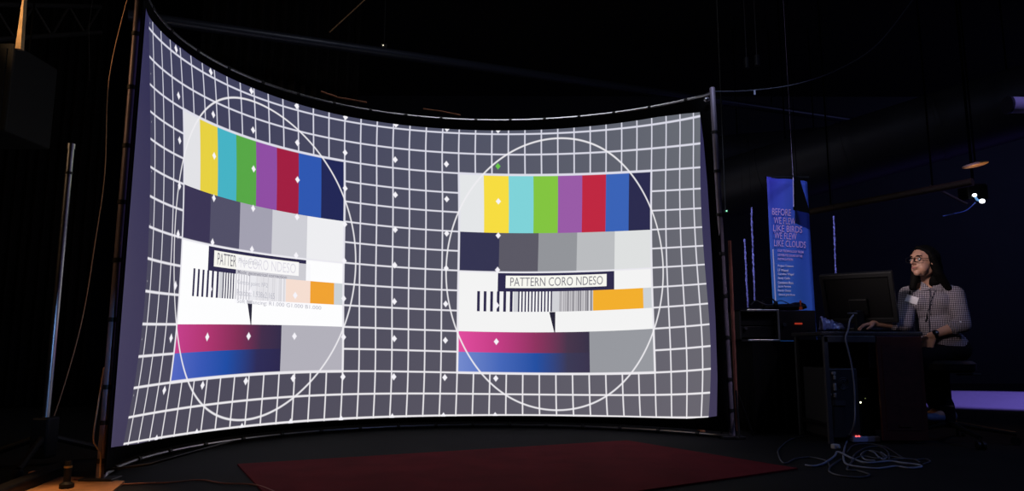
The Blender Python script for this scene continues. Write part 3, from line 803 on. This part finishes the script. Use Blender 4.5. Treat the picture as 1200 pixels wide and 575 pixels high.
q = P(-14, 115, 4.6)
sp2 = thing('loudspeaker', (q.x, q.y, q.z - .3), 'big dark loudspeaker hanging at the far left edge under the ceiling', 'speaker')
MB().box(q, (.62, .45, .60), bevel=.015).build('cabinet', mat('dark brown cabinet', (.003, .0026, .0024), .8), sp2)
MB().box(q + Vector((0, -.228, 0)), (.54, .01, .52)).build('grille', mat('black grille', (.003, .003, .003), .8, bump=.6, bscale=400), sp2)
for s in (-1, 1): MB().tube([q + Vector((s * .25, 0, .3)), Vector((q.x + s * .25, q.y, ZC))], .006, 6).build('hanger', m_thr, sp2)
# pale tapering strap lit from the side
V_ = [P(26.6, -6, 4.1), P(28.2, -6, 4.1), P(24.2, 57, 4.1), P(17.6, 56.5, 4.1)]; V_ += [v + Vector((0, .03, 0)) for v in V_]
tag(MB().add(V_, [(0, 1, 2, 3), (7, 6, 5, 4), (0, 4, 5, 1), (1, 5, 6, 2), (2, 6, 7, 3), (3, 7, 4, 0)]).tube([P(27.4, -4, 4.115), Vector((P(27.4, -4, 4.115).x, 4.115, ZC))], .008, 8).build('strap', mat('tan webbing', (.55, .36, .18), .7, noise=.2)), 'tan tapering strap holding the loudspeaker at top left', 'strap')
m_rig = mat('dark rigging steel', (.03, .027, .026), .6, .3)
def rod(name, pts, r, M, label, cat, group=None, smooth_=True):
    return tag(MB().tube(pts, r, 10).build(name, M, None, 'auto'), label, cat, group)
tr = thing('lighting_truss', P(60, 20, 5.2), 'dark triangular lighting truss under the ceiling at top left', 'truss')
A = P(-60, 4, 5.2); B = P(118, 8, 6.6); A2 = P(-60, 50, 5.2); B2 = P(118, 38, 6.6)
for a_, b2_ in ((A, B), (A2, B2)): MB().tube([a_, b2_], .022, 10).build('chord', m_rig, tr, 'auto')
zz = []
for i in range(9): zz.append((A.lerp(B, i / 8) if i % 2 == 0 else A2.lerp(B2, i / 8)))
for i in range(8): MB().tube([zz[i], zz[i + 1]], .010, 8).build('brace', m_rig, tr, 'auto')
for t_ in (.1, .9):
    e = A.lerp(B, t_); MB().tube([e, Vector((e.x, e.y, ZC))], .008, 6).build('hanger', m_thr, tr)
rod('hanging_wire', [P(110, -10, 5.6), P(104, 30, 5.6), P(105, 95, 5.6)], .003, m_rig, 'thin wire hanging straight down left of the screen top', 'wire')
cat_l = smooth_path([P(150, -5, 4.6), P(128, 90, 4.4), P(123, 200, 4.3), P(112, 280, 4.25), P(95, 380, 4.2), P(66, 480, 4.15), P(47, 520, 4.1)])
tag(MB().tube(cat_l, .003, 6).build('hanging_cable', mat('tan cable', (.30, .16, .08), .6), None, True), 'thin tan cable curving down from the ceiling to the speaker stand', 'cable')
tag(MB().tube(smooth_path([P(122, 430, 3.62), P(114, 480, 3.55), P(109.5, 513, 3.52), P(114, 525, 3.5), P(118, 532, 3.48), P(117, 560, 3.45)]), .004, 6).build('cable', mat('light tan cable', (.6, .36, .18), .6), None, True), 'short tan cable twisted round the foot of the left screen pole', 'cable')
tag(MB().tube(smooth_path([G0(86, 561, .02), G0(100, 563, .006), G0(116, 566, .006), G0(140, 567, .006), G0(170, 566, .006), G0(200, 565, .006), G0(235, 562, .006), G0(262, 566, .006), G0(300, 568, .006), G0(330, 580, .006)]), .004, 6).build('floor_cable', mat('brown red cable', (.35, .12, .07), .6), None, True), 'thin reddish cable running over the floor in front of the screen', 'cable')

# ------------------------------------------------------------------ under the ceiling
m_duct = mat('dark galvanised duct', (.035, .036, .05), .5, .3, noise=.15, nscale=3)
def duct(a, b, r, name, label, cat, M=m_duct, rings=4, part='duct_pipe'):
    t = thing(name, a, label, cat)
    MB().tube([a, b], r, 28).build(part, M, t, 'auto')
    for i in range(rings):
        p = a.lerp(b, (i + .5) / rings); d = (b - a).normalized()
        MB().tube([p - d * .02, p + d * .02], r * 1.03, 28).build('joint_ring', M, t, 'auto')
    for t_ in (.2, .8):
        p = a.lerp(b, t_); MB().tube([p, Vector((p.x, p.y, ZC))], .008, 6).build('hanger_rod', m_thr, t)
    return t
duct(P(850, 222, 8.6), P(1290, 92, 6.6), .37, 'ventilation_duct', 'fat round ventilation duct crossing under the ceiling at upper right', 'duct')
duct(P(835, 185, 9.6), P(985, 172, 9.6), .30, 'ventilation_duct', 'shorter round duct in the dark above the blue banner', 'duct', rings=2)
duct(P(940, 250, 7.4), P(1140, 213, 6.0), .034, 'ceiling_pipe', 'brownish pipe slanting below the fat duct at right', 'pipe', mat('brown pipe', (.055, .032, .018), .5, noise=.2), 2, 'pipe')
duct(P(150, 18, 5.8), P(1010, 143, 10.6), .05, 'ceiling_pipe', 'long dark bluish pipe slanting down above the screen', 'pipe', mat('blue black pipe', (.03, .035, .055), .4, .3), 4, 'pipe')
q = P(1196, 123, 5.6)
dn = thing('duct_outlet', q, 'violet-lit round duct outlet at the right edge of the picture', 'duct')
MB().tube([q + Vector((-.10, 0, 0)), q + Vector((.4, .06, .02))], .068, 24).build('outlet_tube', mat('pale painted metal', (.45, .42, .6), .5), dn, 'auto')
MB().tube([q + Vector((-.115, 0, 0)), q + Vector((-.095, 0, 0))], .074, 24).build('outlet_ring', m_duct, dn, 'auto')
MB().tube([q + Vector((.3, .05, .05)), Vector((q.x + .3, q.y + .05, ZC))], .01, 8).build('hanger_rod', m_thr, dn)
# spotlight with two burning lamps
q = P(1148, 230, 6.4)
sl = thing('stage_spotlight', q, 'small stage spotlight with two bright white lamps at right', 'spotlight')
MB().box(q + Vector((.02, .12, .06)), (.20, .16, .16), bevel=.02).build('housing', m_blk, sl)
for (px, py, r_) in ((1142, 228.5, .019), (1151, 235.5, .025)):
    w_ = P(px, py, 6.33); MB().ell(w_, (r_, .02, r_ * .8)).build('lamp', mat('burning lamp', (.5, .5, .5), emit=(.9, .95, 1), estr=3.5), sl, True)
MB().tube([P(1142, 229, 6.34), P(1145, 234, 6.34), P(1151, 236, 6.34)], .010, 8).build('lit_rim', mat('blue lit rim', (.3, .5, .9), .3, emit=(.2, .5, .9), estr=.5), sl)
MB().tube([q + Vector((.03, .12, .12)), Vector((q.x + .03, q.y + .12, ZC))], .012, 8).build('hanger', m_thr, sl)
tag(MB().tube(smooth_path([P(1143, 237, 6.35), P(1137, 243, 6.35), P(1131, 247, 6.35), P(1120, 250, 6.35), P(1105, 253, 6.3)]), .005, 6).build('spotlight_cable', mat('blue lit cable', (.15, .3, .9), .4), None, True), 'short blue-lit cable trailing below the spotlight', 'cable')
tag(MB().tube([P(1090, 217, 6.3), P(1133, 239, 6.3)], .012, 8).build('hanging_bar', mat('grey bar', (.10, .09, .08), .5)), 'thin grey bar slanting down to the spotlight', 'bar')
# tinted shell standing in for an orange highlight under the duct
q = P(1143, 193, 6.1)
ob = thing('highlight_shell', q, 'narrow tinted shell standing in for an orange highlight above the spotlight', 'highlight')
V_ = MB().ell(q, (.125, .05, .022), Matrix.Rotation(-.22, 4, 'Y')).build('shell_body', mat('orange highlight tint', (.85, .6, .35), .4, .2), ob, True)
MB().tube([q, Vector((q.x, q.y + .02, ZC))], .008, 6).build('hanger', m_thr, ob)
# cables in the air
rod('sagging_cable', smooth_path([RT + Vector((0, 0, -.03)), P(880, 106, 5.4), P(935, 98, 5.6), P(985, 80, 5.8), P(1030, 50, 6.0), P(1075, -8, 6.2)]), .005, m_cbk, 'dark cable sagging from the right top corner of the screen to the ceiling', 'cable')
q = P(884, 108.5, 5.41); tag(MB().box(q, (.014, .014, .04)).build('cable_tie', m_alu), 'small pale tie on the sagging cable right of the screen', 'cable tie')
rod('lit_wire', [P(436, -8, 6.3), P(386, 38, 6.3)], .006, mat('amber lit wire', (.35, .2, .09), .5, .3), 'thin amber-lit wire slanting in the dark above the screen', 'wire')
m_glow = mat('warm glint rail', (.22, .10, .06), .45, .9)  # warm glint on the rear tubes is put into this colour
rod('rear_rail', [P(376, 107, 5.9), P(396, 114, 5.95), P(430, 120, 6.0)], .008, m_glow, 'faint rail coloured with a warm glint behind the top edge of the screen', 'rail')
rod('rear_rail', [P(496, 127.5, 6.2), P(515, 130, 6.2), P(540, 135, 6.2)], .008, m_glow, 'short rail coloured with a warm glint right above the middle of the top edge', 'rail')
q = P(449, 53, 7.0)
t = thing('status_light', q, 'tiny white light dot in the dark high above the screen', 'light')
MB().ell(q, (.007, .007, .007)).build('lamp', mat('white diode', (.2, .2, .2), emit=(1, .9, .7), estr=1.2), t, True)
MB().box(q + Vector((0, .05, 0)), (.08, .08, .06), bevel=.01).tube([q + Vector((0, .05, 0)), Vector((q.x, q.y + .05, ZC))], .008, 6).build('housing', m_blk, t)
for (px, py) in ((875, 74), (887, 71)):
    q = P(px, py, 7.5)
    o = MB().tube([q - Vector((0, 0, .06)), q + Vector((0, 0, .06))], .03, 14).tube([q, Vector((q.x, q.y, ZC))], .006, 6).build('hanging_lamp', m_duct, None, 'auto')
    tag(o, 'small dark cylinder lamp hanging %s of the pair above the screen corner' % ('left' if px < 880 else 'right'), 'lamp', 'pair of cylinder lamps')
# small things at the foot of the right upright
q = G0(824, 503, .03)
tag(MB().lathe([(.028, 0), (.028, .02), (.012, .05), (.006, .075)], (q.x, q.y + .05, 0)).build('floor_clamp', mat('orange glint plastic', (.35, .13, .05), .5), None, 'auto'), 'small clamp coloured with an orange glint standing behind the right end of the bottom rail', 'clamp')  # the orange is a glint put into the clamp's colour
# ------------------------------------------------------------------ the operator
from mathutils.bvhtree import BVHTree
def frame(o, fwd, up=(0, 0, 1)):
    """x = right hand side, y = forward, z = up"""
    f_ = Vector(fwd).normalized(); r_ = f_.cross(Vector(up)).normalized(); u_ = r_.cross(f_)
    M = Matrix.Identity(4)
    for i in range(3): M[i][0] = r_[i]; M[i][1] = f_[i]; M[i][2] = u_[i]; M[i][3] = o[i]
    return M
BYY = 5.0
hip = P(1106, 409, BYY); per_ = thing('person', (hip.x, hip.y, 0), 'seated person with long dark hair, glasses and checked shirt working at the desk', 'person')
tors = Vector((-.50, -.86, 0)).normalized()          # the way the chest faces
rt = tors.cross(Vector((0, 0, 1))).normalized()      # towards the person's right
hc = P(1082, 307, 4.93)
HM = frame(hc, (-.93, -.34, .08))
neck0 = P(1090, 332, 5.0); neck1 = P(1084, 315, 4.96)
shR = P(1064, 345, 5.10); shL = P(1119, 345, 4.92)
elR = P(1060, 379.5, 4.98); wrR = P(1024, 378.5, 4.99)
elL = P(1128, 380, 4.84); wrL = P(1092, 393, 4.90)
chest = P(1091, 352, 5.02); belly = P(1098, 383, 5.02)
TM = frame((0, 0, 0), tors); T3 = TM.copy()
kneeL = P(1079, 419, 4.93); kneeR = P(1068, 417, 5.12)
ankL = P(1111, 478, 5.02); ankR = P(1098, 477, 5.16)
toeL = P(1092, 489, 4.93); toeR = P(1082, 487, 5.08)
hipL = hip - rt * .085; hipR = hip + rt * .085
def torso(b, g):
    b.ell(chest, (.150 + g, .098 + g, .165 + g), TM).ell(belly, (.135 + g, .105 + g, .14 + g), TM).ell(hip + Vector((0, 0, .02)), (.150 + g, .12 + g, .12 + g), TM)
    b.ell(chest + tors * .055 + rt * .065 + Vector((0, 0, -.01)), (.06 + g, .05 + g, .06 + g)).ell(chest + tors * .055 - rt * .065 + Vector((0, 0, -.01)), (.06 + g, .05 + g, .06 + g))
    b.cap(shL, shR, .052 + g, .052 + g).cap((shL + shR) / 2 + Vector((0, 0, .02)), neck0 + Vector((0, 0, .005)), .075 + g * .5, .052 + g * .4)
    b.cap(shL.lerp(neck0, .2), neck0, .045 + g, .045 + g * .3).cap(shR.lerp(neck0, .2), neck0, .045 + g, .045 + g * .3)
bd = MB()
torso(bd, -.012)
bd.cap(neck0, neck1, .050, .047)
def H(x, y, z): return HM @ Vector((x, y, z))
HR = HM.to_3x3().to_4x4()
bd.ell(H(0, -.012, .030), (.074, .094, .086), HR).ell(H(0, .022, -.028), (.056, .062, .076), HR)
bd.ell(H(0, .060, -.084), (.024, .024, .022), HR).ell(H(.030, .036, -.050), (.026, .034, .034), HR).ell(H(-.030, .036, -.050), (.026, .034, .034), HR)
bd.ell(H(0, .064, .038), (.048, .020, .026), HR)
bd.cap(H(0, .088, .016), H(0, .112, -.018), .0075, .0110, 10).ell(H(.010, .094, -.023), (.008, .010, .007), HR).ell(H(-.010, .094, -.023), (.008, .010, .007), HR)
bd.ell(H(0, .084, -.046), (.022, .012, .007), HR).ell(H(0, .083, -.057), (.019, .012, .007), HR)
for s in (-1, 1): bd.ell(H(s * .073, -.004, -.004), (.009, .019, .030), HR)
bd.cap(neck1, H(0, -.02, -.05), .047, .052)
# arms
bd.cap(shL, elL, .044, .037).cap(elL, elL.lerp(wrL, .35), .037, .037).cap(elL.lerp(wrL, .35), wrL, .037, .025)
bd.cap(shR, elR, .044, .037).cap(elR, elR.lerp(wrR, .35), .037, .037).cap(elR.lerp(wrR, .35), wrR, .037, .025)
def hand(b, wr, d, up, side, curl):
    """palm and five bent fingers; d points from the wrist to the knuckles, up is the back of the hand"""
    d = Vector(d).normalized(); s = d.cross(Vector(up)).normalized(); n = s.cross(d).normalized()
    if n.dot(Vector(up)) < 0: n = -n
    kn = wr + d * .088
    for q in (-.028, -.010, .010, .028): b.cap(wr + s * q * .62, kn + s * q, .0145, .0115, 10)
    for i, q in enumerate((-.031, -.0105, .0105, .031)):
        L = (.068, .080, .074, .058)[i] if side > 0 else (.058, .074, .080, .068)[i]
        p = kn + s * q; a = curl * .4; dd = d
        for k_, fr_ in enumerate((.45, .32, .25)):
            a += curl * (.55 if k_ else .25) + (.05 * i)
            dd = d * math.cos(a) - n * math.sin(a) + s * q * 1.5
            e = p + dd.normalized() * L * fr_; b.cap(p, e, .0092 - .0008 * k_, .0086 - .0009 * k_, 8); p = e
    p = wr + d * .022 - s * side * .026; t1 = p + (d * .75 - s * side * .75 - n * .25).normalized() * .042; t2 = t1 + (d * .95 - s * side * .25 - n * .3).normalized() * .030; t3 = t2 + (d * .95 - n * .35).normalized() * .024
    b.cap(p, t1, .0145, .0115, 8).cap(t1, t2, .011, .0095, 8).cap(t2, t3, .0095, .008, 8)
hand(bd, wrR, Vector((-.97, -.12, -.16)), (0, 0, 1), 1, .55)
hand(bd, wrL, Vector((-.30, .25, -.90)), (-.6, -.75, .1), -1, .35)
# legs
for (h_, k_, a_, t_) in ((hipL, kneeL, ankL, toeL), (hipR, kneeR, ankR, toeR)):
    bd.cap(h_, k_, .078, .052).cap(k_, k_.lerp(a_, .35), .050, .048).cap(k_.lerp(a_, .35), a_, .048, .033).cap(a_ + Vector((0, 0, -.03)), t_, .032, .024)
m_skin = mat('skin', (.50, .27, .19), .5, noise=.06, nscale=30, spec=.35)
body = bd.build('body', m_skin, per_); fuse(body, .0052, 3)

# shirt
b = MB(); torso(b, .006)
b.cap(shL, elL, .060, .053).cap(elL, elL.lerp(wrL, .26), .052, .047)
b.cap(shR, elR, .060, .053).cap(elR, elR.lerp(wrR, .30), .050, .046)
shirt = b.build('shirt', m_skin, per_); fuse(shirt, .0065, 3)
# open the neckline and cut the sleeves clean
bm = bmesh.new(); bm.from_mesh(shirt.data)
def cut(co, no, near, rad):
    """remove what lies beyond a plane, but only around a point"""
    inv = shirt.matrix_world.inverted(); co = inv @ Vector(co); near = inv @ Vector(near)
    kill = [v for v in bm.verts if (v.co - co).dot(no) > 0 and (v.co - near).length < rad]
    bmesh.ops.delete(bm, geom=kill, context='VERTS')
ndir = (neck1 - neck0).normalized()
cut(neck0 + ndir * .022 - tors * .0, (ndir * .8 + tors * .25).normalized(), neck0 + ndir * .05, .12)
bm.to_mesh(shirt.data); bm.free()
# gingham: woven stripes in both directions, worked in the shirt's own space
m_sh = bpy.data.materials.new('small black and white check'); m_sh.use_nodes = True
N = Net(m_sh); bs_ = N.nt.nodes['Principled BSDF']; bs_.inputs['Roughness'].default_value = .85; bs_.inputs['Specular IOR Level'].default_value = .15
tcx = N.node('ShaderNodeTexCoord'); mp = N.node('ShaderNodeMapping'); mp.inputs['Rotation'].default_value = (0, 0, math.atan2(rt.y, rt.x))
vr = N.node('ShaderNodeVectorRotate'); vr.rotation_type = 'Z_AXIS'; vr.inputs['Angle'].default_value = -math.atan2(rt.y, rt.x)
N.nt.links.new(tcx.outputs['Object'], vr.inputs['Vector'])
ss = N.node('ShaderNodeSeparateXYZ'); N.nt.links.new(vr.outputs[0], ss.inputs[0])
sx_ = X(N, ss.outputs[0]); sz_ = X(N, ss.outputs[2])
a_ = (sx_ / .0105).frac().lt(.5); b_ = (sz_ / .0105).frac().lt(.5)
cc = N.mix(a_, (.62, .56, .62), (.13, .11, .14)); c2 = N.mix(a_, (.13, .11, .14), (.012, .011, .022))
fin = N.mix(b_, cc, c2); N.nt.links.new(fin.o, bs_.inputs['Base Color'])
shirt.data.materials.clear(); shirt.data.materials.append(m_sh); solid(shirt, .003, 1)
shirt['label'] = 'small-checked button shirt with sleeves rolled to the elbow'
for (e_, w_, t0) in ((elL, wrL, .25), (elR, wrR, .29)):
    p = e_.lerp(w_, t0); q = e_.lerp(w_, t0 + .10)
    MB().tube([p, p.lerp(q, .5), q], [.0495, .050, .0475], 18).build('sleeve_cuff', m_sh, shirt, True)
bvh = BVHTree.FromObject(shirt, bpy.context.evaluated_depsgraph_get())
inv = shirt.matrix_world.inverted()
def on_shirt(px, py, off=.006):
    o = Vector((0, 0, HC)); d = ray(px, py).normalized()
    r_ = bvh.ray_cast(inv @ o, (inv.to_3x3() @ d).normalized())
    if r_[0] is None: return P(px, py, 4.9)
    return shirt.matrix_world @ r_[0] - d * off
m_navy = mat('dark navy trim', (.012, .011, .03), .7)
MB().tube([on_shirt(1090 - .02 * (y - 340), y, .002) for y in range(340, 396, 4)], .0035, 6).build('placket', m_navy, shirt, True)
for y in (346, 357, 368, 379, 389): MB().ell(on_shirt(1091.5 - .02 * (y - 340), y, .003), (.004, .004, .004)).build('button', mat('dark button', (.03, .03, .04), .3), shirt, True)
MB().ell(on_shirt(1125.5, 377, .004), (.007, .007, .007)).build('button', mat('pearl button', (.75, .75, .85), .3), shirt, True)
# collar
for s, (ax, bx) in ((-1, (1097, 1104)), (1, (1084, 1079))):
    p0 = on_shirt(1091, 339, .006); p1 = on_shirt(bx, 341, .012); p2 = on_shirt(bx + s * 0, 333, .012); p3 = neck0 + ndir * .03 - rt * s * -.045
    c_ = MB().add([p0, p1, p2, p3 + tors * .01], [(0, 1, 2, 3)]).build('collar', m_sh, shirt); solid(c_, .004)
# badge and its cord
bp_ = [on_shirt(x, y, .010) for x, y in ((1063.4, 344.6), (1077.2, 349.0), (1074.2, 357.0), (1060.2, 352.6))]
nb = (bp_[1] - bp_[0]).cross(bp_[2] - bp_[1]).normalized()
if nb.y > 0: nb = -nb
bdg = MB().add(bp_ + [p + nb * .002 for p in bp_], [(0, 1, 2, 3), (7, 6, 5, 4), (0, 4, 5, 1), (1, 5, 6, 2), (2, 6, 7, 3), (3, 7, 4, 0)]).build('name_badge', mat('white badge card', (.80, .76, .80), .6), per_)
bdg['label'] = 'white name badge on the chest'
ln = [bp_[0].lerp(bp_[1], t) for t in (0, 1)]
L0 = bp_[0].lerp(bp_[3], .42); L1 = bp_[1].lerp(bp_[2], .42)
MB().tube([L0.lerp(L1, .28) + nb * .004, L0.lerp(L1, .72) + nb * .004], .0022, 6).build('badge_line', mat('grey ink', (.16, .14, .18), .6), bdg)
MB().tube([on_shirt(x, y, .004) for x, y in ((1072, 333.5), (1069, 337.5), (1066.5, 341), (1065, 345))], .0035, 6).build('cord', m_navy, per_, True)
MB().tube([on_shirt(x, y, .006) for x, y in ((1098, 337), (1095, 343), (1092, 350), (1089.5, 358), (1087, 366), (1086, 371))], .0025, 6).build('cord', m_navy, per_, True)
MB().cap(on_shirt(1086.5, 371, .008), on_shirt(1085.3, 376, .008), .006, .006, 10).build('clip_microphone', m_blk, per_, True)

# trousers and shoes
b = MB(); b.ell(hip + Vector((0, 0, -.005)), (.165, .135, .105), TM)
for (h_, k_, a_) in ((hipL, kneeL, ankL), (hipR, kneeR, ankR)):
    b.cap(h_, k_, .088, .066).cap(k_, k_.lerp(a_, .4), .064, .060).cap(k_.lerp(a_, .4), a_ + (k_ - a_) * .05, .060, .050)
m_tr = mat('black trousers', (.007, .007, .010), .9, spec=.1)
tro = b.build('trousers', m_tr, per_); fuse(tro, .008, 4)
m_shoe = mat('grey blue shoe', (.10, .13, .22), .6)
for (a_, t_) in ((ankL, toeL), (ankR, toeR)):
    d = (t_ - a_); d.z = 0; d.normalize(); fl_ = 0.012
    heel = Vector((a_.x, a_.y, 0)) - d * .035
    b = MB(); zb = min(a_.z, t_.z) - .035
    b.cap(heel + Vector((0, 0, a_.z - .055)), a_ + Vector((0, 0, -.02)), .036, .040)
    b.cap(heel + Vector((0, 0, a_.z - .060)), Vector((t_.x, t_.y, t_.z)) , .034, .030).cap(t_, t_ + d * .04, .032, .026)
    s_ = b.build('shoe', m_shoe, per_); fuse(s_, .006, 3)
# hair
b = MB()
b.ell(H(0, -.036, .030), (.083, .096, .088), HR).ell(H(0, -.020, .057), (.077, .088, .069), HR).ell(H(0, -.088, -.05), (.076, .045, .12), HR)
for s in (-1, 1):
    q1 = H(s * .070, .004, .03); q2 = H(s * .070, -.055 if s < 0 else -.01, -.08); q3 = H(s * .075, -.145 if s < 0 else .02, -.18); b.cap(q1, q2, .026, .032).cap(q2, q3, .032, .022)
b.cap(H(0, -.098, -.08), H(0, -.135, -.19), .046, .036)
# fringe line round the forehead
for s in (-1, 1): b.cap(H(0, .052, .098), H(s * .066, .018, .055), .016, .020)
m_hair = mat('dark brown hair', (.0025, .002, .0018), .75, spec=.12, bump=.5, bscale=90, noise=.3, nscale=40)
hair = b.build('hair', m_hair, per_); fuse(hair, .006, 2)
hair['label'] = 'long dark hair falling over the shoulders'
# eyes, brows, lips, glasses
m_eye = mat('eye white', (.55, .52, .5), .2); m_iris = mat('dark iris', (.02, .012, .01), .2)
for s in (-1, 1):
    e = MB().ell(H(s * .030, .0755, .008), (.0125, .010, .0085), HR).build('eye', m_eye, per_, True)
    MB().ell(H(s * .030, .0845, .008), (.005, .002, .005), HR).build('iris', m_iris, e, True)
    MB().tube([H(s * (.016 + .010 * i), .088 - .0035 * i - .001 * i * i, .031 + .003 * math.sin(i * .9)) for i in range(4)], .0032, 6).build('eyebrow', m_hair, per_, True)
MB().ell(H(0, .0905, -.0515), (.019, .007, .0065), HR).build('lips', mat('lips', (.36, .12, .11), .4), per_, True)
gl = MB()
for s in (-1, 1):
    gl.tube([H(s * .033 + .025 * math.copysign(abs(math.cos(t)) ** .7, math.cos(t)), .098 - .05 * abs(s * .033 + .025 * math.cos(t)) ** 1.3, .006 + .018 * math.copysign(abs(math.sin(t)) ** .7, math.sin(t))) for t in np.linspace(0, 2 * PI, 25)], .0022, 6)
    gl.tube([H(s * .058, .094, .012), H(s * .076, .06, .012), H(s * .078, -.005, .006)], .0020, 6)
gl.tube([H(-.009, .102, .012), H(0, .105, .014), H(.009, .102, .012)], .0022, 6)
gl.build('glasses', mat('black glasses frame', (.004, .004, .004), .6, spec=.2), per_, True)['label'] = 'dark-rimmed glasses'
# wrist watch
p = elL.lerp(wrL, .90); d = (wrL - elL).normalized()
wt = MB().tube([p - d * .011, p + d * .011], [.0305, .0295], 20).build('wrist_watch', m_blk, per_, True)
wt['label'] = 'round black wrist watch'
vd = (Vector((0, 0, HC)) - p).normalized(); vd = (vd - d * vd.dot(d)).normalized(); vd = (vd + Vector((0, 0, .35))).normalized()
Q = vd.to_track_quat('Z', 'Y').to_matrix().to_4x4()
MB().lathe([(.019, 0), (.020, .003), (.019, .009), (.016, .010)], p + vd * .026, Q).build('watch_dial', mat('watch glass', (.01, .01, .012), .12), wt, 'auto')

# ------------------------------------------------------------------ stool
sc_ = Vector((hip.x - .02, hip.y - .02, 0))
ch = thing('office_chair', sc_, 'black backless office stool on wheels under the seated person', 'chair')
b = MB()
b.lathe([(.06, .47), (.17, .475), (.19, .495), (.193, .535), (.17, .555), (.10, .560)], (sc_.x, sc_.y, 0), n=32); b.build('seat', m_blk, ch, 'auto')
MB().lathe([(.045, .10), (.045, .24), (.03, .25), (.03, .47)], (sc_.x, sc_.y, 0)).build('gas_column', m_blk, ch, 'auto')
MB().tube([(sc_.x + .05, sc_.y - .05, .46), (sc_.x + .17, sc_.y - .13, .465)], .006, 8).build('lever', m_steel, ch)
g = G0(1150, 527, 0); base_a = math.atan2(g.y - sc_.y, g.x - sc_.x)
m_leg = mat('polished dark metal', (.06, .055, .05), .25, .8)
for k_ in range(5):
    t = base_a + k_ * 2 * PI / 5; d = Vector((math.cos(t), math.sin(t), 0)); r_ = .38
    lg = MB().tube([sc_ + d * .03 + Vector((0, 0, .125)), sc_ + d * .2 + Vector((0, 0, .10)), sc_ + d * r_ + Vector((0, 0, .075))], [.022, .018, .014], 10).build('leg', m_leg, ch, 'auto')
    cst = MB(); e = sc_ + d * r_; sd = Vector((-d.y, d.x, 0))
    for s in (-1, 1): cst.tube([e + sd * s * .008 + Vector((0, 0, .027)), e + sd * s * .024 + Vector((0, 0, .027))], .027, 14)
    cst.tube([e + Vector((0, 0, .03)), e + Vector((0, 0, .075))], .007, 8).build('caster', m_blk, lg, 'auto')
# ------------------------------------------------------------------ lights of the hall, with added fills for operator, rails and stool
def spot(name, loc, at, power, col, angle, blend=.5, size=.1):
    l = bpy.data.lights.new(name, 'SPOT'); l.energy = power; l.color = col; l.spot_size = math.radians(angle); l.spot_blend = blend; l.shadow_soft_size = size
    o = bpy.data.objects.new(name, l); COL.objects.link(o); o.location = loc
    o.rotation_euler = (Vector(at) - Vector(loc)).to_track_quat('-Z', 'Y').to_euler(); return o
def area(name, loc, at, power, col, size):
    l = bpy.data.lights.new(name, 'AREA'); l.energy = power; l.color = col; l.size = size
    o = bpy.data.objects.new(name, l); COL.objects.link(o); o.location = loc
    o.rotation_euler = (Vector(at) - Vector(loc)).to_track_quat('-Z', 'Y').to_euler(); return o
spot('blue_floor_spot', (11.5, 8.6, 4.6), (6.9, 8.8, 0), 26000, (.27, .19, 1), 29, .3)
spot('banner_spot', (.6, 2.2, 4.8), (2.65, 6.45, 1.55), 560, (.62, .7, 1), 18, .6)
spot('desk_blue_spot', (5.2, 2.0, 4.6), (2.3, 4.3, 0), 110, (.22, .36, 1), 34, .8)
spot('operator_fill', (-.3, 2.4, 2.5), (3.0, 5.1, 1.12), 560, (1, .84, .82), 10.5, .8, .3)  # added soft light to brighten the operator, from no known lamp
spot('ribbon_spot', (3.6, 3.0, 4.9), (2.3, 6.3, 1.3), 60, (.4, .35, 1), 24, .6)
spot('amber_spot_left', (-4.2, 2.4, 3.2), (-2.02, 3.5, 1.1), 30, (1, .5, .2), 60, .8, .05)
spot('amber_floor_spot', (-1.95, 2.5, 2.6), (-1.92, 3.0, 0), 260, (1, .55, .25), 22, .7, .05)
spot('strap_spot', (-3.6, 2.6, 3.2), (-3.05, 4.1, 2.85), 160, (1, .6, .28), 30, .6, .03)
spot('violet_spot_right', (3.8, 2.6, 4.4), (1.55, 5.1, .75), 260, (.85, .72, .9), 17, 1, .05)
spot('blue_pole_spot', (-.4, 1.4, .9), (-2.45, 3.96, .5), 50, (.25, .5, 1), 16, .8, .05)
spot('highlight_spot', (4.9, 5.2, 1.0), P(1143, 193, 6.1), 45, (1, .5, .2), 9, .6, .03)
spot('outlet_spot', (3.9, 3.2, 4.4), P(1200, 123, 5.6), 110, (.42, .34, 1), 22, .6, .05)
area('hall_glow_blue', (10.0, 8.5, 4.8), (9.0, 12, .3), 28, (.35, .38, 1), 1.5)
area('hall_glow_right', (3.5, 1.0, 4.9), (3.5, 5, 0), 9, (.4, .5, 1), 1.0)
area('rail_fill_top', (-.3, 4.2, 5.1), (-.3, 5.2, 2.4), 10, (.9, .92, 1), .6)  # overhead light added for glints on the frame rails
spot('amber_chair_fill', (5.6, 5.2, 3.2), (3.5, 5.4, 0), 25, (1, .5, .25), 30, .8)  # weak amber light added to warm the floor behind the stool
area('hall_glow_amber', (-4.5, 1.5, 3.0), (-3.5, 6, 4), 6, (1, .7, .4), 1.0)
# ------------------------------------------------------------------ render look
vs_ = SC.view_settings; SC.display_settings.display_device = 'sRGB'
vs_.view_transform = 'Standard'; vs_.look = 'None'; vs_.exposure = 0; vs_.gamma = 1; vs_.use_curve_mapping = False
wd = bpy.data.worlds.new('world'); SC.world = wd; wd.use_nodes = True
wd.node_tree.nodes['Background'].inputs[0].default_value = (0, 0, 0, 1); wd.node_tree.nodes['Background'].inputs[1].default_value = 0
